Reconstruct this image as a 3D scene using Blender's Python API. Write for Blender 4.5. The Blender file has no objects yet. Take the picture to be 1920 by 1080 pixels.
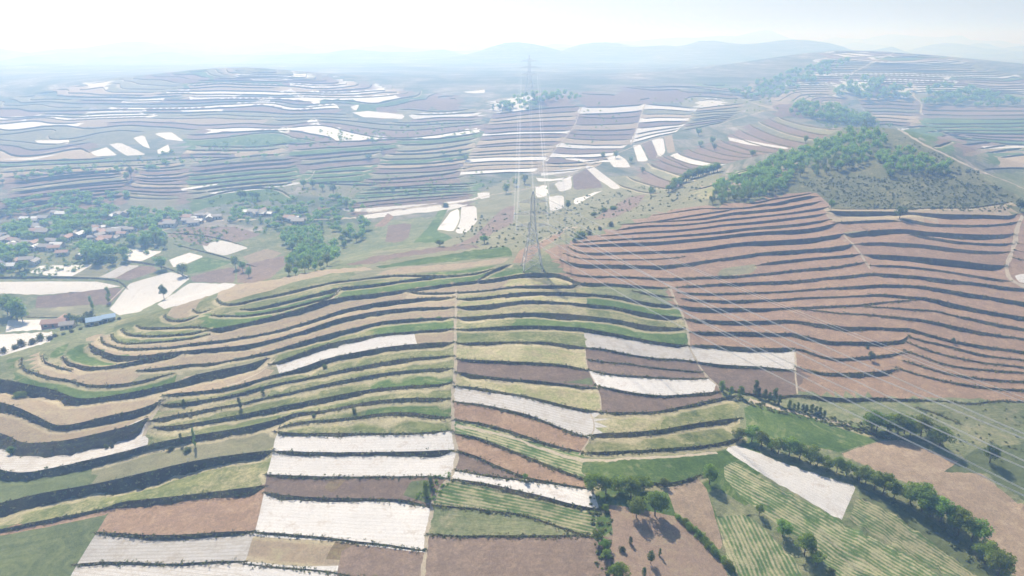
import bpy, math, random
import numpy as np
from mathutils import Vector, Matrix, kdtree
from mathutils.geometry import delaunay_2d_cdt
from mathutils.bvhtree import BVHTree

R = math.radians
rng = np.random.default_rng(7)
random.seed(7)
scene = bpy.context.scene
COL = scene.collection

# ------------------------------------------------------------------ camera, sky, sun, exposure
CAM_Z, PITCH, F = 130.0, R(20.0), 1280.0
cam_d = bpy.data.cameras.new('camera'); cam_d.sensor_width = 36.0; cam_d.lens = 24.0
cam_d.clip_start = 1.0; cam_d.clip_end = 60000.0
cam = bpy.data.objects.new('camera', cam_d); COL.objects.link(cam)
cam.location = (0, 0, CAM_Z); cam.rotation_euler = (R(90) - PITCH, 0, 0)
scene.camera = cam

SUN_EL, SUN_AZ = R(50.0), R(-25.0)          # azimuth from +Y, positive towards +X
world = bpy.data.worlds.new('World'); scene.world = world; world.use_nodes = True
wn = world.node_tree.nodes; wl = world.node_tree.links
sky = wn.new('ShaderNodeTexSky'); sky.sky_type = 'NISHITA'; sky.sun_disc = False
sky.sun_elevation = SUN_EL; sky.sun_rotation = SUN_AZ
sky.altitude = 1500; sky.air_density = 1.0; sky.dust_density = 4.0; sky.ozone_density = 0.6
wn['Background'].inputs['Strength'].default_value = 0.085
wl.new(sky.outputs[0], wn['Background'].inputs['Color'])
sun_d = bpy.data.lights.new('sun', 'SUN'); sun_d.energy = 4.6; sun_d.angle = R(0.6); sun_d.color = (1.0, 0.97, 0.93)
sun = bpy.data.objects.new('sun', sun_d); COL.objects.link(sun)
to_sun = Vector((math.sin(SUN_AZ) * math.cos(SUN_EL), math.cos(SUN_AZ) * math.cos(SUN_EL), math.sin(SUN_EL)))
sun.rotation_euler = (-to_sun).to_track_quat('-Z', 'Y').to_euler()
vs = scene.view_settings
vs.view_transform = 'Standard'; vs.look = 'None'; vs.gamma = 1.0; vs.exposure = 0.42; vs.use_curve_mapping = False
scene.cycles.use_denoising = True
scene.cycles.max_bounces = 6; scene.cycles.volume_bounces = 2
HAZE_DENSITY, HAZE_COLOR, HAZE_G = 0.00096, (0.33, 0.56, 1.0), 0.38

# ------------------------------------------------------------------ smooth ground surface from surveyed points (pixel, elevation)
cp, sp = math.cos(PITCH), math.sin(PITCH)
def ray(px, py):
    px = np.asarray(px, float); py = np.asarray(py, float)
    u = (px - 960) / F; v = (540 - py) / F
    return np.stack([u, cp + v * sp, -sp + v * cp], -1)
def to_px(x, y, z):
    dz = z - CAM_Z
    fwd = y * cp - dz * sp; up = y * sp + dz * cp
    return 960 + F * x / fwd, 540 - F * up / fwd
SURVEY = """860 1080 6;1100 1080 8;430 1080 2;0 1080 -3;1400 1080 4;1900 1080 0;0 1000 -2;0 870 3.5;280 830 9;313 720 16.5;330 660 19
850 840 13;848 690 22;850 545 27.5;1000 512 30.5;1000 497 31.5;500 593 23;40 690 11.5;500 690 18;600 810 12;500 900 8
1080 530 28.5;1253 539 26.5;1290 650 18.5;1110 920 12.5;1100 760 18;1400 535 24;1500 742 11;1350 735 12.5;1700 747 11;1920 750 9.5;1920 560 20
1500 362 44.5;1700 402 40;1700 560 25;1900 410 39;1500 450 34;1800 800 9;1700 900 7.5;1900 1050 0;1500 950 8.5;1330 890 11.5;1250 1000 9;1560 780 9.5
1640 240 62;1640 390 41;1500 330 49;1640 320 52.5;1750 270 59.5;1850 330 50;1900 372 43.5;1340 375 40;1560 252 60.5;1450 292 51
1750 215 25;1830 290 32;1900 300 30;1760 258 50;1850 318 43;1912 350 40
1700 100 103;1850 130 81;1750 170 54;1900 200 41;1850 230 35;1920 152 64;1560 95 107;1560 150 66;1480 200 54;1560 210 51
1060 480 31;1200 410 35;1150 380 28;1030 440 26;1000 390 17;900 400 12;1050 350 16;1200 280 28;1300 240 38;1400 210 46
1250 330 26;1400 260 43;1480 240 48;1280 380 36;870 440 15;700 470 13;740 512 25.5;640 480 4;640 522 24;560 490 0;470 520 -2;440 540 20.5
300 600 15;250 570 -10;200 628 13;40 660 11.5;0 640 -10;0 560 -9;250 470 -3;0 450 -5;450 460 0
150 420 -2;400 410 1;600 420 3;100 380 2;100 310 18;300 320 15;560 280 25;560 350 7;750 350 9;750 255 30;860 225 38;1090 195 52
900 330 14;1000 270 30;980 185 58;1250 190 52;200 290 22;250 270 26;100 230 36;400 200 50;450 130 88;0 180 50;640 150 70;760 180 58
560 230 38;850 190 48;1100 140 60;900 140 60;1300 130 64"""
pts = np.array([[float(q) for q in s.split()] for s in SURVEY.replace('\n', ';').split(';')])
d0 = ray(pts[:, 0], pts[:, 1]); t0 = (pts[:, 2] - CAM_Z) / d0[:, 2]
ctrl = [tuple(p) for p in np.stack([d0[:, 0] * t0, d0[:, 1] * t0, pts[:, 2]], -1)]
ctrl += [(0, 60, 4), (-150, 60, -6), (150, 60, -2), (-420, 150, -10), (420, 150, 2), (-330, 1500, 60), (-100, 1900, 55), (600, 2100, 60), (-1000, 1700, 55),
         (1500, 1500, 50), (-900, 700, 20), (-900, 1100, 45), (1000, 800, 36), (1300, 2300, 55), (-1300, 2400, 50), (700, 500, 28), (-600, 380, -12), (0, 2500, 50), (390, 760, 36), (450, 800, 31), (330, 770, 44), (520, 760, 28), (290, 740, 47), (440, 700, 38)]
ctrl = np.array(ctrl, float)
P, Z = ctrl[:, :2] / 500.0, ctrl[:, 2]
def tps(a, b):
    r2 = ((a[:, None, :] - b[None]) ** 2).sum(-1)
    return 0.5 * r2 * np.log(r2 + 1e-12)
n = len(P); A = np.zeros((n + 3, n + 3)); A[:n, :n] = tps(P, P) + np.eye(n) * 0.0006
A[:n, n:] = np.c_[np.ones(n), P]; A[n:, :n] = A[:n, n:].T
wts = np.linalg.solve(A, np.r_[Z, 0, 0, 0])
GX0, GX1, GY0, GY1, GS = -2600, 2600, -100, 2800, 5.0
gx = np.arange(GX0, GX1 + 1, GS); gy = np.arange(GY0, GY1 + 1, GS)
grid = np.zeros((len(gy), len(gx)))
for j in range(0, len(gy), 12):
    yy, xx = np.meshgrid(gy[j:j + 12], gx, indexing='ij'); q = np.stack([xx.ravel(), yy.ravel()], -1) / 500.0
    grid[j:j + 12] = (tps(q, P) @ wts[:n] + wts[n] + q @ wts[n + 1:]).reshape(yy.shape)
grid = np.clip(grid, -14, 128)
def S(x, y):
    fx = np.clip((np.asarray(x) - GX0) / GS, 0, len(gx) - 1.001); fy = np.clip((np.asarray(y) - GY0) / GS, 0, len(gy) - 1.001)
    i = fx.astype(int); j = fy.astype(int); a = fx - i; b = fy - j
    return (grid[j, i] * (1 - a) + grid[j, i + 1] * a) * (1 - b) + (grid[j + 1, i] * (1 - a) + grid[j + 1, i + 1] * a) * b
TS = np.geomspace(95, 2750, 900)
def hit(px, py):
    """ground point seen at pixel (1920 wide photo)"""
    d = ray(np.atleast_1d(px), np.atleast_1d(py)); out = np.zeros_like(d)
    for k in range(0, len(d), 2000):
        dd = d[k:k + 2000]; X = dd[:, None, 0] * TS; Y = dd[:, None, 1] * TS; Zr = CAM_Z + dd[:, None, 2] * TS
        g = Zr - S(X, Y); below = g < 0; i = np.where(below.any(1), below.argmax(1), len(TS) - 1); i = np.maximum(i, 1)
        r = np.arange(len(dd)); g0, g1 = g[r, i - 1], g[r, i]; fr = np.clip(g0 / np.where(abs(g0 - g1) < 1e-9, 1, g0 - g1), 0, 1)
        t = TS[i - 1] + fr * (TS[i] - TS[i - 1]); p = dd * t[:, None]; p[:, 2] = S(p[:, 0], p[:, 1]); out[k:k + 2000] = p
    return out
DEBUG = False
if DEBUG:
    hh = hit(pts[:, 0], pts[:, 1])
    for a, b in zip(pts, hh):
        if abs(a[2] - b[2]) > 2.5: print('SURVEY', a, 'got', b.round(1))

# ------------------------------------------------------------------ terrace banks, as crest lines: points | band thickness in the photo | fields below (x:kind)
LINES = """
257,610 265,613 290,614 333,614 363,611 390,615|6|300:g
229,617 232,622 247,628 267,629 300,629 350,625 385,620|5|300:g
209,628 212,635 222,641 237,644 253,643 300,640 350,635 388,627|5|220:N 300:N
190,632 190,637 193,642 208,648 233,653 267,653 320,650 350,645 375,641 417,638 467,630 520,620 560,608 593,598 640,580 677,573 710,566 760,561 793,558 850,557|190:5 400:6 560:7 640:9 850:11|240:N 330:N 450:N 600:N 800:N
169,645 183,653 208,663 225,667 267,667 320,660 350,657 375,655 417,651 467,646 520,634 560,622 593,611 630,598 660,592 710,583 760,577 851,575|170:9 300:11 520:11 850:11|200:G 450:N 600:N 800:N
119,668 127,677 142,682 167,687 192,688 217,684 250,677 283,671 320,666 345,661|120:10 160:11 192:5 250:9 345:8|200:N 300:N
81,666 83,675 90,680 105,685 123,691 133,695|5|110:N
42,670 42,686 50,693 67,698 93,706 140,714 167,722 200,722 250,717 308,703 322,700|7|60:G 150:G 250:G
260,694 290,690 330,685 352,682 397,681 430,675 463,668 513,657 560,642 593,632 630,622 677,612 710,603 760,598 810,596 851,594|260:8 340:10 430:4 500:7 560:12 851:10|300:O 440:O 600:g 800:G
-30,705 0,711 33,716 67,723 100,730 117,737 142,747 167,747 200,743 250,735 313,720 345,711 362,703 413,693 463,683 500,671|0:18 140:18 240:14 313:15 420:18 500:14|30:N 200:N
505,683 530,674 560,662 580,655 620,643 660,635 710,627 760,622 810,618 850,616|505:8 600:12 850:9|520:W 650:W 750:W 810:N
307,741 330,737 363,735 422,728 463,717 513,703 547,695 585,682 602,675 643,665 710,652 760,646 810,642 850,641|307:8 500:9 602:13 850:11|400:g 600:g 800:g
300,757 330,756 363,752 405,747 447,738 480,728 530,716 560,711 593,704 643,692 710,680 760,672 810,668 848,667|10|400:Y 600:g 800:g
280,788 313,781 363,772 405,763 447,757 497,745 530,738 560,731 593,723 643,713 710,700 760,695 810,692 847,690|280:11 640:11 847:8|400:g 600:g 800:G
290,800 330,798 363,793 413,785 463,775 513,765 560,755 610,745 660,735 710,727 760,723 810,721 835,719 847,716|290:11 600:12 847:8|400:g 700:g
-30,873 0,880 20,886 50,887 100,877 167,863 233,847 270,835 310,826 380,813 430,806 480,796 527,784 547,776 563,772 593,771 627,766 668,757 710,750 743,747 793,745 845,746|0:18 100:20 270:21 480:19 530:11 600:9 845:8|100:K 250:O 450:O 620:g 750:G
527,800 547,793 600,787 610,787 660,782 693,777 743,772 777,773 810,778 843,782|8|700:g
515,808 560,812 640,812 727,812 810,810 847,807|9|600:W 800:W
513,845 600,848 700,848 783,847 850,843|11|600:W 800:W
500,888 567,892 650,893 700,893 767,893 807,892 840,897|6|600:P
496,922 533,928 600,933 700,935 750,935 783,942 801,950|10|600:W 700:W
475,997 500,997 567,1003 633,1010 677,1017 733,1022 795,1030|7|500:N 720:P
460,1055 500,1060 550,1065 633,1073 660,1080 800,1098|4|550:W
-30,745 0,753 25,760 50,770 75,783 100,797 120,798 150,793 200,780 250,770 287,758 303,750|0:18 100:14 200:14 303:12|30:N 200:N
-30,805 0,812 17,818 33,827 50,831 83,829 117,826 150,820 200,808 250,795 275,783|0:22 50:24 200:28 275:24|100:w 250:w
-30,950 0,942 100,920 200,903 283,883 367,863 433,852 513,842|0:22 300:24 513:17|100:g 300:g
-30,996 0,992 67,978 133,965 200,953 212,946 233,940 300,933 367,927 433,917 497,910|0:9 200:9 235:18 497:18|300:T 450:T
180,998 267,1003 333,1002 400,998 467,995 478,994|12|200:w 400:w
140,1057 200,1053 267,1055 333,1057 400,1053 460,1052|7|250:w
407,561 410,567 433,570 450,568 483,559 520,552 560,542 593,535 632,527 660,525 702,519 743,515 810,516 830,516|5|500:g 700:g
453,580 483,577 520,568 560,559 593,550 637,538 660,537 710,532 760,525 810,518 840,516 873,515 907,509 923,504|453:5 640:7 800:6 923:3|560:G 750:G
398,591 442,591 450,592 483,588 520,581 560,571 593,563 618,556 627,550 637,541|5|500:G
310,590 313,597 325,600 342,600 358,597 368,592|5|
362,580 367,584 377,586 392,581|4|
897,524 910,513 932,502 955,496|6|
392,617 445,609 500,595 567,578 623,558 700,551 767,542 833,533 853,531 893,526 915,524 940,520 980,513 998,512 1023,512 1040,512 1062,518 1082,529 1100,530 1137,531 1170,533 1203,536 1253,539|392:12 560:17 640:10 853:8 950:12 1040:12 1080:8 1150:10 1253:5|500:N 700:N 900:N 1000:Y
765,546 777,548 810,549 850,548 858,547 907,545 957,537 983,535 1023,535 1073,535 1085,531|6|800:N 920:Y 1020:Y
1187,545 1220,551 1260,557|5|
858,561 907,557 957,550 983,547 1023,547 1073,548 1123,552 1160,555 1203,565 1237,570 1268,572|8|900:Y 1000:Y 1200:G
858,575 907,572 957,566 990,563 1023,565 1073,567 1107,571 1137,572 1187,582 1237,591 1277,594|10|900:Y 1000:Y 1200:g
858,595 907,592 957,587 990,585 1040,587 1090,591 1120,594 1153,598 1187,605 1220,611 1283,615|10|900:g 1020:G 1200:G
858,617 907,614 957,611 990,610 1040,612 1095,615 1137,622 1187,632 1237,642 1290,647|858:11 1100:11 1290:8|950:g 1050:g 1150:w 1250:w
858,643 907,641 957,640 1007,640 1040,642 1073,647 1098,651 1137,654 1170,662 1203,667 1237,672 1270,673 1293,676 1307,678 1367,685 1433,687 1490,694|858:11 1060:9 1100:4 1280:4 1310:6 1490:7|950:Y 1050:Y 1200:P 1400:P
857,672 933,677 1000,678 1067,685 1101,693|8|950:P
1103,673 1133,678 1173,680 1233,690 1317,697|4|1200:P
1103,693 1150,702 1233,707 1322,710|5|1200:W 1300:W
857,697 917,707 1000,713 1067,720 1118,727|857:9 1000:8 1118:8|950:Y 1080:Y
1115,721 1167,733 1233,742 1283,740 1352,733|7|1200:P 1330:P
853,723 900,727 967,738 1033,753 1083,765 1125,772|7|900:w 1080:w
1128,772 1183,773 1233,772 1283,760 1333,750 1380,740|8|1180:Y 1300:g
852,752 900,757 967,770 1017,787 1067,807 1107,820|7|900:T 1050:T
1105,815 1143,811 1157,813 1233,807 1300,793 1387,783|10|1180:g 1300:g
853,787 900,792 950,805 1000,822 1050,838 1092,847|6|900:R 1020:R
1100,848 1167,845 1233,842 1300,837 1350,830 1390,820|11|1160:G 1280:G
853,813 900,820 950,840 1000,860 1050,880 1100,898 1160,902 1217,903 1250,907 1283,900 1313,890|7|880:T 1000:T
857,845 883,850 933,873 983,893 1033,903 1110,917|7|880:P 960:P 1080:W
853,882 900,888 967,898 1020,905|0.5|870:W 920:W 1000:W
850,898 905,905 967,918 1033,933 1083,947 1123,953|8|900:R 1050:R
813,947 867,950 933,957 983,965 1033,980 1083,997 1110,1005|5|900:S 1000:S
803,1000 867,1005 933,1003 1017,1003 1103,1003|5|900:P 1050:P
1400,381 1428,378 1450,371 1467,370 1480,368 1522,361|3|
1228,403 1287,394 1312,390 1320,390 1375,390 1403,389 1428,383 1453,381 1478,374 1520,366 1530,368|1228:2 1375:4 1450:6 1530:6|
1167,420 1220,416 1270,408 1303,402 1340,397 1375,392|3|
1215,417 1270,413 1320,409 1353,402 1382,397 1413,395 1453,391 1487,386 1512,381 1538,377|1215:3 1400:6 1538:6|
1158,431 1187,424 1227,422 1270,421 1320,417 1353,411 1413,406 1487,398 1520,392 1552,388|5|
1127,442 1167,438 1187,436 1230,433 1270,431 1320,426 1353,421 1413,416 1487,408 1520,404 1548,400|1127:3 1250:5 1548:6|
1085,454 1120,450 1153,448 1187,446 1230,444 1270,441 1320,437 1353,433 1413,426 1487,421 1530,415 1556,411|1085:4 1200:5 1556:6|
1077,460 1100,460 1120,458 1153,456 1187,455 1230,454 1270,450 1320,446 1353,442 1413,435 1487,431 1530,427 1555,421 1567,418|1077:5 1187:9 1270:10 1330:7 1567:9|
1066,463 1083,471 1103,474 1153,473 1187,472 1230,471 1270,470 1320,465 1353,459 1400,453 1453,451 1487,449 1530,446 1560,441 1583,438|1066:3 1103:7 1583:10|
1060,475 1080,483 1107,485 1153,486 1200,486 1240,485 1282,481|3|
1050,487 1080,495 1120,496 1187,497 1230,498 1270,496 1320,489 1370,482 1403,477 1445,471 1500,468 1545,465 1580,460 1598,457|1050:4 1110:11 1270:12 1400:10 1598:8|
1417,498 1437,492 1470,488 1520,483 1562,480 1595,477 1610,476|1417:3 1450:8 1610:7|
1063,512 1087,516 1120,518 1170,518 1237,521 1287,521 1345,517 1387,517 1413,514 1437,512 1470,508 1520,503 1570,499 1603,494 1623,491|1063:4 1120:6 1287:7 1370:5 1420:4 1520:8 1623:7|1110:T 1200:T 1500:T
1270,538 1287,535 1317,534 1353,531 1412,529 1453,527 1503,525 1537,521 1590,516 1640,512 1673,514 1715,517 1757,521 1790,525 1840,531 1882,537 1940,543|1270:4 1400:7 1640:8 1940:8|
1272,548 1303,549 1353,550 1412,548 1462,546 1520,542 1587,537 1623,535 1657,533 1698,534 1740,537 1790,545 1840,554 1940,569|1272:6 1640:7 1940:10|
1280,559 1303,562 1353,563 1420,562 1470,560 1520,557 1587,555 1632,552 1657,551 1707,556 1740,558 1773,565 1823,577 1873,587 1940,597|1280:6 1640:5 1760:8 1940:9|
1273,573 1303,577 1337,577 1387,577 1437,578 1475,577 1512,575 1545,573 1590,572 1615,571 1635,568 1665,565 1707,562 1716,562|1273:10 1420:10 1460:6 1716:5|
1505,580 1537,582 1578,587 1590,587 1632,589 1673,593 1715,596 1748,602 1782,610 1823,619 1873,628 1940,637|1505:4 1700:6 1940:8|
1622,574 1657,575 1707,579 1732,580 1757,582 1790,591 1840,600 1873,608 1940,618|1622:4 1940:6|
1285,598 1320,600 1370,602 1420,601 1478,600 1490,601 1503,603 1537,608 1562,610 1590,613 1640,613 1673,615 1707,614 1715,618 1740,625 1782,637 1823,645 1873,652 1940,661|1285:9 1478:9 1500:8 1707:8 1760:6 1940:7|
1293,622 1337,622 1403,622 1453,625 1483,623 1492,625 1520,631 1553,640 1590,641 1640,641 1682,640 1697,635 1704,629|9|
1705,631 1740,640 1782,649 1823,660 1857,667 1940,676|4|
1703,641 1723,649 1757,661 1790,669 1840,678 1857,680 1940,690|4|
1297,648 1337,647 1387,650 1437,653 1470,652 1487,651 1512,657 1537,667 1562,672 1590,672 1623,668 1665,665 1697,660|1297:10 1470:11 1500:5 1600:8 1697:7|1350:w 1450:w
1695,656 1723,665 1757,677 1790,686 1840,692 1940,699|4|
1695,675 1723,683 1757,694 1807,705 1857,711 1940,715|5|
1494,687 1512,692 1537,698 1562,699 1590,699 1623,698 1657,695 1680,691|1494:7 1600:11 1680:9|
1681,688 1707,697 1757,710 1807,720 1857,727 1940,730|5|
1350,726 1375,732 1420,740 1460,742 1497,739 1530,742 1590,748 1647,745 1713,748 1780,752 1830,757 1860,750 1940,753|1350:6 1530:8 1650:9 1700:6 1780:3 1940:3|1600:S 1850:S
1720,763 1760,775 1800,793|2|
1558,395 1578,396 1640,396 1680,397 1707,398 1742,400 1775,402 1817,402 1858,403 1892,405 1905,401|1558:9 1680:8 1707:4 1760:8 1905:6|
1555,391 1640,391 1720,390 1780,389 1817,390 1850,385 1895,378|2|1650:N 1800:N
1567,416 1600,415 1650,412 1675,412 1690,415|8|
1691,410 1717,413 1750,420 1800,421 1850,422 1900,417 1911,414|8|
1583,438 1600,437 1625,432 1667,430 1700,429 1733,434 1767,436 1817,439 1867,440 1900,438|9|
1708,440 1733,443 1767,448 1800,453 1850,457 1897,456|5|
1607,457 1633,454 1683,455 1733,458 1783,465 1833,471 1892,472|8|
1622,477 1667,478 1700,480 1750,484 1800,489 1850,496 1887,498|1622:8 1887:10|
1633,497 1683,497 1733,502 1783,509 1833,517 1892,526|6|
-10,519 60,518 150,519 210,522 232,530 240,541|4|
235,488 262,490 300,497 330,508 352,520|3|
310,437 360,437 410,445 450,458|3|
330,458 390,473 440,487 480,500|3|
40,594 130,595|2|
1560,790 1600,800 1630,808 1655,818 1685,823|5|
1905,455 1925,458|4|
1903,468 1925,473|4|
1898,482 1925,488|4|
"""
# far terraces: left edge / right edge polylines, number of rows, sag px, band px, kinds
BLOCKS = """
30,338 15,360 -8,392/238,319 240,340 238,364|9|-4|4|PPOPN
265,313 245,340 228,366/345,309 346,340 342,372|10|3|3.2|OPONP
352,302 350,330 345,362/545,288 552,315 562,342|8|-2|4.5|POPGO
545,270 555,300 580,342/752,260 720,290 688,338|9|-1|4|GPGGOP
745,262 720,300 684,342/905,248 890,290 868,330|10|5|4|PGOPNP
690,352 660,368 640,392/890,342 885,358 880,368|6|-2|3|GSGPO
925,213 900,262 872,300 862,328/1086,199 1072,240 1040,275 1000,322|17|-3|3|NNWNWPN
1092,200 1076,243 1043,279 1012,322/1206,195 1192,245 1178,270 1120,312|14|3|3|PPNPPWNP
1211,195 1192,245 1182,268/1304,203 1290,225 1268,247|9|-2|2.6|WWWNPNO
1308,203 1292,224 1280,244/1395,194 1390,210 1360,228|9|-1|2.2|OPOON
1458,218 1404,232 1350,262 1300,276 1252,292 1218,308/1575,242 1545,258 1490,277 1430,290 1370,304 1300,326|14|7|3.2|PNPPOPWP
1735,194 1725,215 1745,240 1790,258/1940,200 1940,228 1940,252 1940,272|11|1|3|GPGOPG
1692,240 1712,258 1740,272 1775,287 1812,303 1842,318/1745,238 1850,264 1940,282 1940,292 1940,304 1940,316|9|-5|3.4|NPGGOPN
1605,180 1620,205 1640,232/1712,185 1722,208 1705,236|9|-2|2.4|PNPO
1385,320 1352,342 1300,356/1560,262 1500,285 1400,325|9|4|2.4|NYGYN
1240,290 1195,318 1160,345/1330,326 1290,345 1235,362|5|4|3|PGOGP
"""
FAR_KINDS = 'PPOONOGPWNOWDDW'
CONTOUR_ZONES = """
-20,190 200,150 430,125 560,130 860,180 912,215 905,250 890,340 860,372 640,392 560,378 400,385 250,395 100,398 -20,405
1480,150 1560,90 1680,95 1800,112 1940,150 1940,196 1730,190 1600,180 1520,200 1440,196
1050,170 1400,150 1440,190 1200,190 1090,192 940,200 900,190
"""
CONTOUR_HOLES = """
170,285 170,250 350,245 350,292 230,296
640,196 690,196 770,214 755,228 670,226
1560,180 1580,155 1650,158 1708,172 1700,188 1620,186
1730,188 1740,172 1840,176 1940,190 1940,206 1800,200
920,205 940,195 1000,178 1060,180 1100,186 1030,192 960,208
"""
# dirt tracks: points | width px at each end
TRACKS = """
855,541 854,575 854,613 852,680 848,740 850,813 853,826 856,847 852,877 840,900 820,917 810,937 805,973 798,1020 798,1047 792,1082 786,1130|5:7
1255,537 1262,550 1267,563 1277,583 1285,603 1292,625 1294,645 1293,653 1313,687 1328,707 1347,723 1354,736|4:4
1583,438 1600,458 1610,468 1618,483 1628,498 1631,503|3:3
1918,402 1913,415 1907,433 1902,453 1897,473 1890,490 1890,503 1895,517 1903,528 1924,538|5:6
855,797 900,803 950,815 1000,832 1050,852 1085,860 1110,860 1170,857 1240,855 1300,850 1345,846|4:5
1107,772 1118,800 1098,835 1086,852|2:3
1097,652 1101,690 1118,722 1126,745 1127,772|2:2
1491,652 1491,695 1495,738|3:3
515,672 497,690 470,703 445,716 425,722|2:2
305,745 290,770 275,790 268,815|5:6
637,541 628,552 619,560|3:3
1010,456 1030,443 1063,427 1083,427|3:5
300,433 330,425 360,419 400,413 440,412 480,411 600,411 645,410 668,408|2:2.4
690,399 760,391 840,383 880,377 905,368 960,360 1000,351 1050,340 1075,325 1100,309 1150,290 1200,270 1245,255 1262,250|2.4:2.6
1345,234 1370,225 1400,217 1440,206|2:2
1375,178 1400,188 1430,199 1450,203|2:3
1680,238 1700,252 1735,272 1770,288 1800,303 1835,320 1870,333 1900,345 1925,356|5:13
1711,155 1716,168 1710,178 1722,188 1729,196 1725,210 1730,215|2:3
1575,150 1625,120 1680,98|2:1.5
1183,272 1192,245 1210,194|2:1.5
1003,323 1042,278 1074,243 1090,201|2:1.5
563,345 585,330 590,318|1.5:1.5
1405,748 1440,760 1470,770 1540,785 1595,796|6:4
205,566 222,550 232,537|2:2
"""
# field boundaries with no bank
DIVS = """
527,798 515,822 511,846 500,888 496,918 478,996 467,1015 460,1055 448,1095 436,1140
1096,892 1112,918 1124,953 1113,1006 1101,1002
197,960 180,998 145,1056 122,1098 100,1140
1095,620 1099,653
778,630 783,648
517,680 524,702
840,516 850,534
640,1012 640,1030 628,1075
1390,740 1400,765
1387,783 1392,820
1110,1003 1140,1006
1318,890 1330,900
762,545 768,549
283,846 289,866 291,886
1500,740 1497,741
1348,727 1352,735
"""
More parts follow.
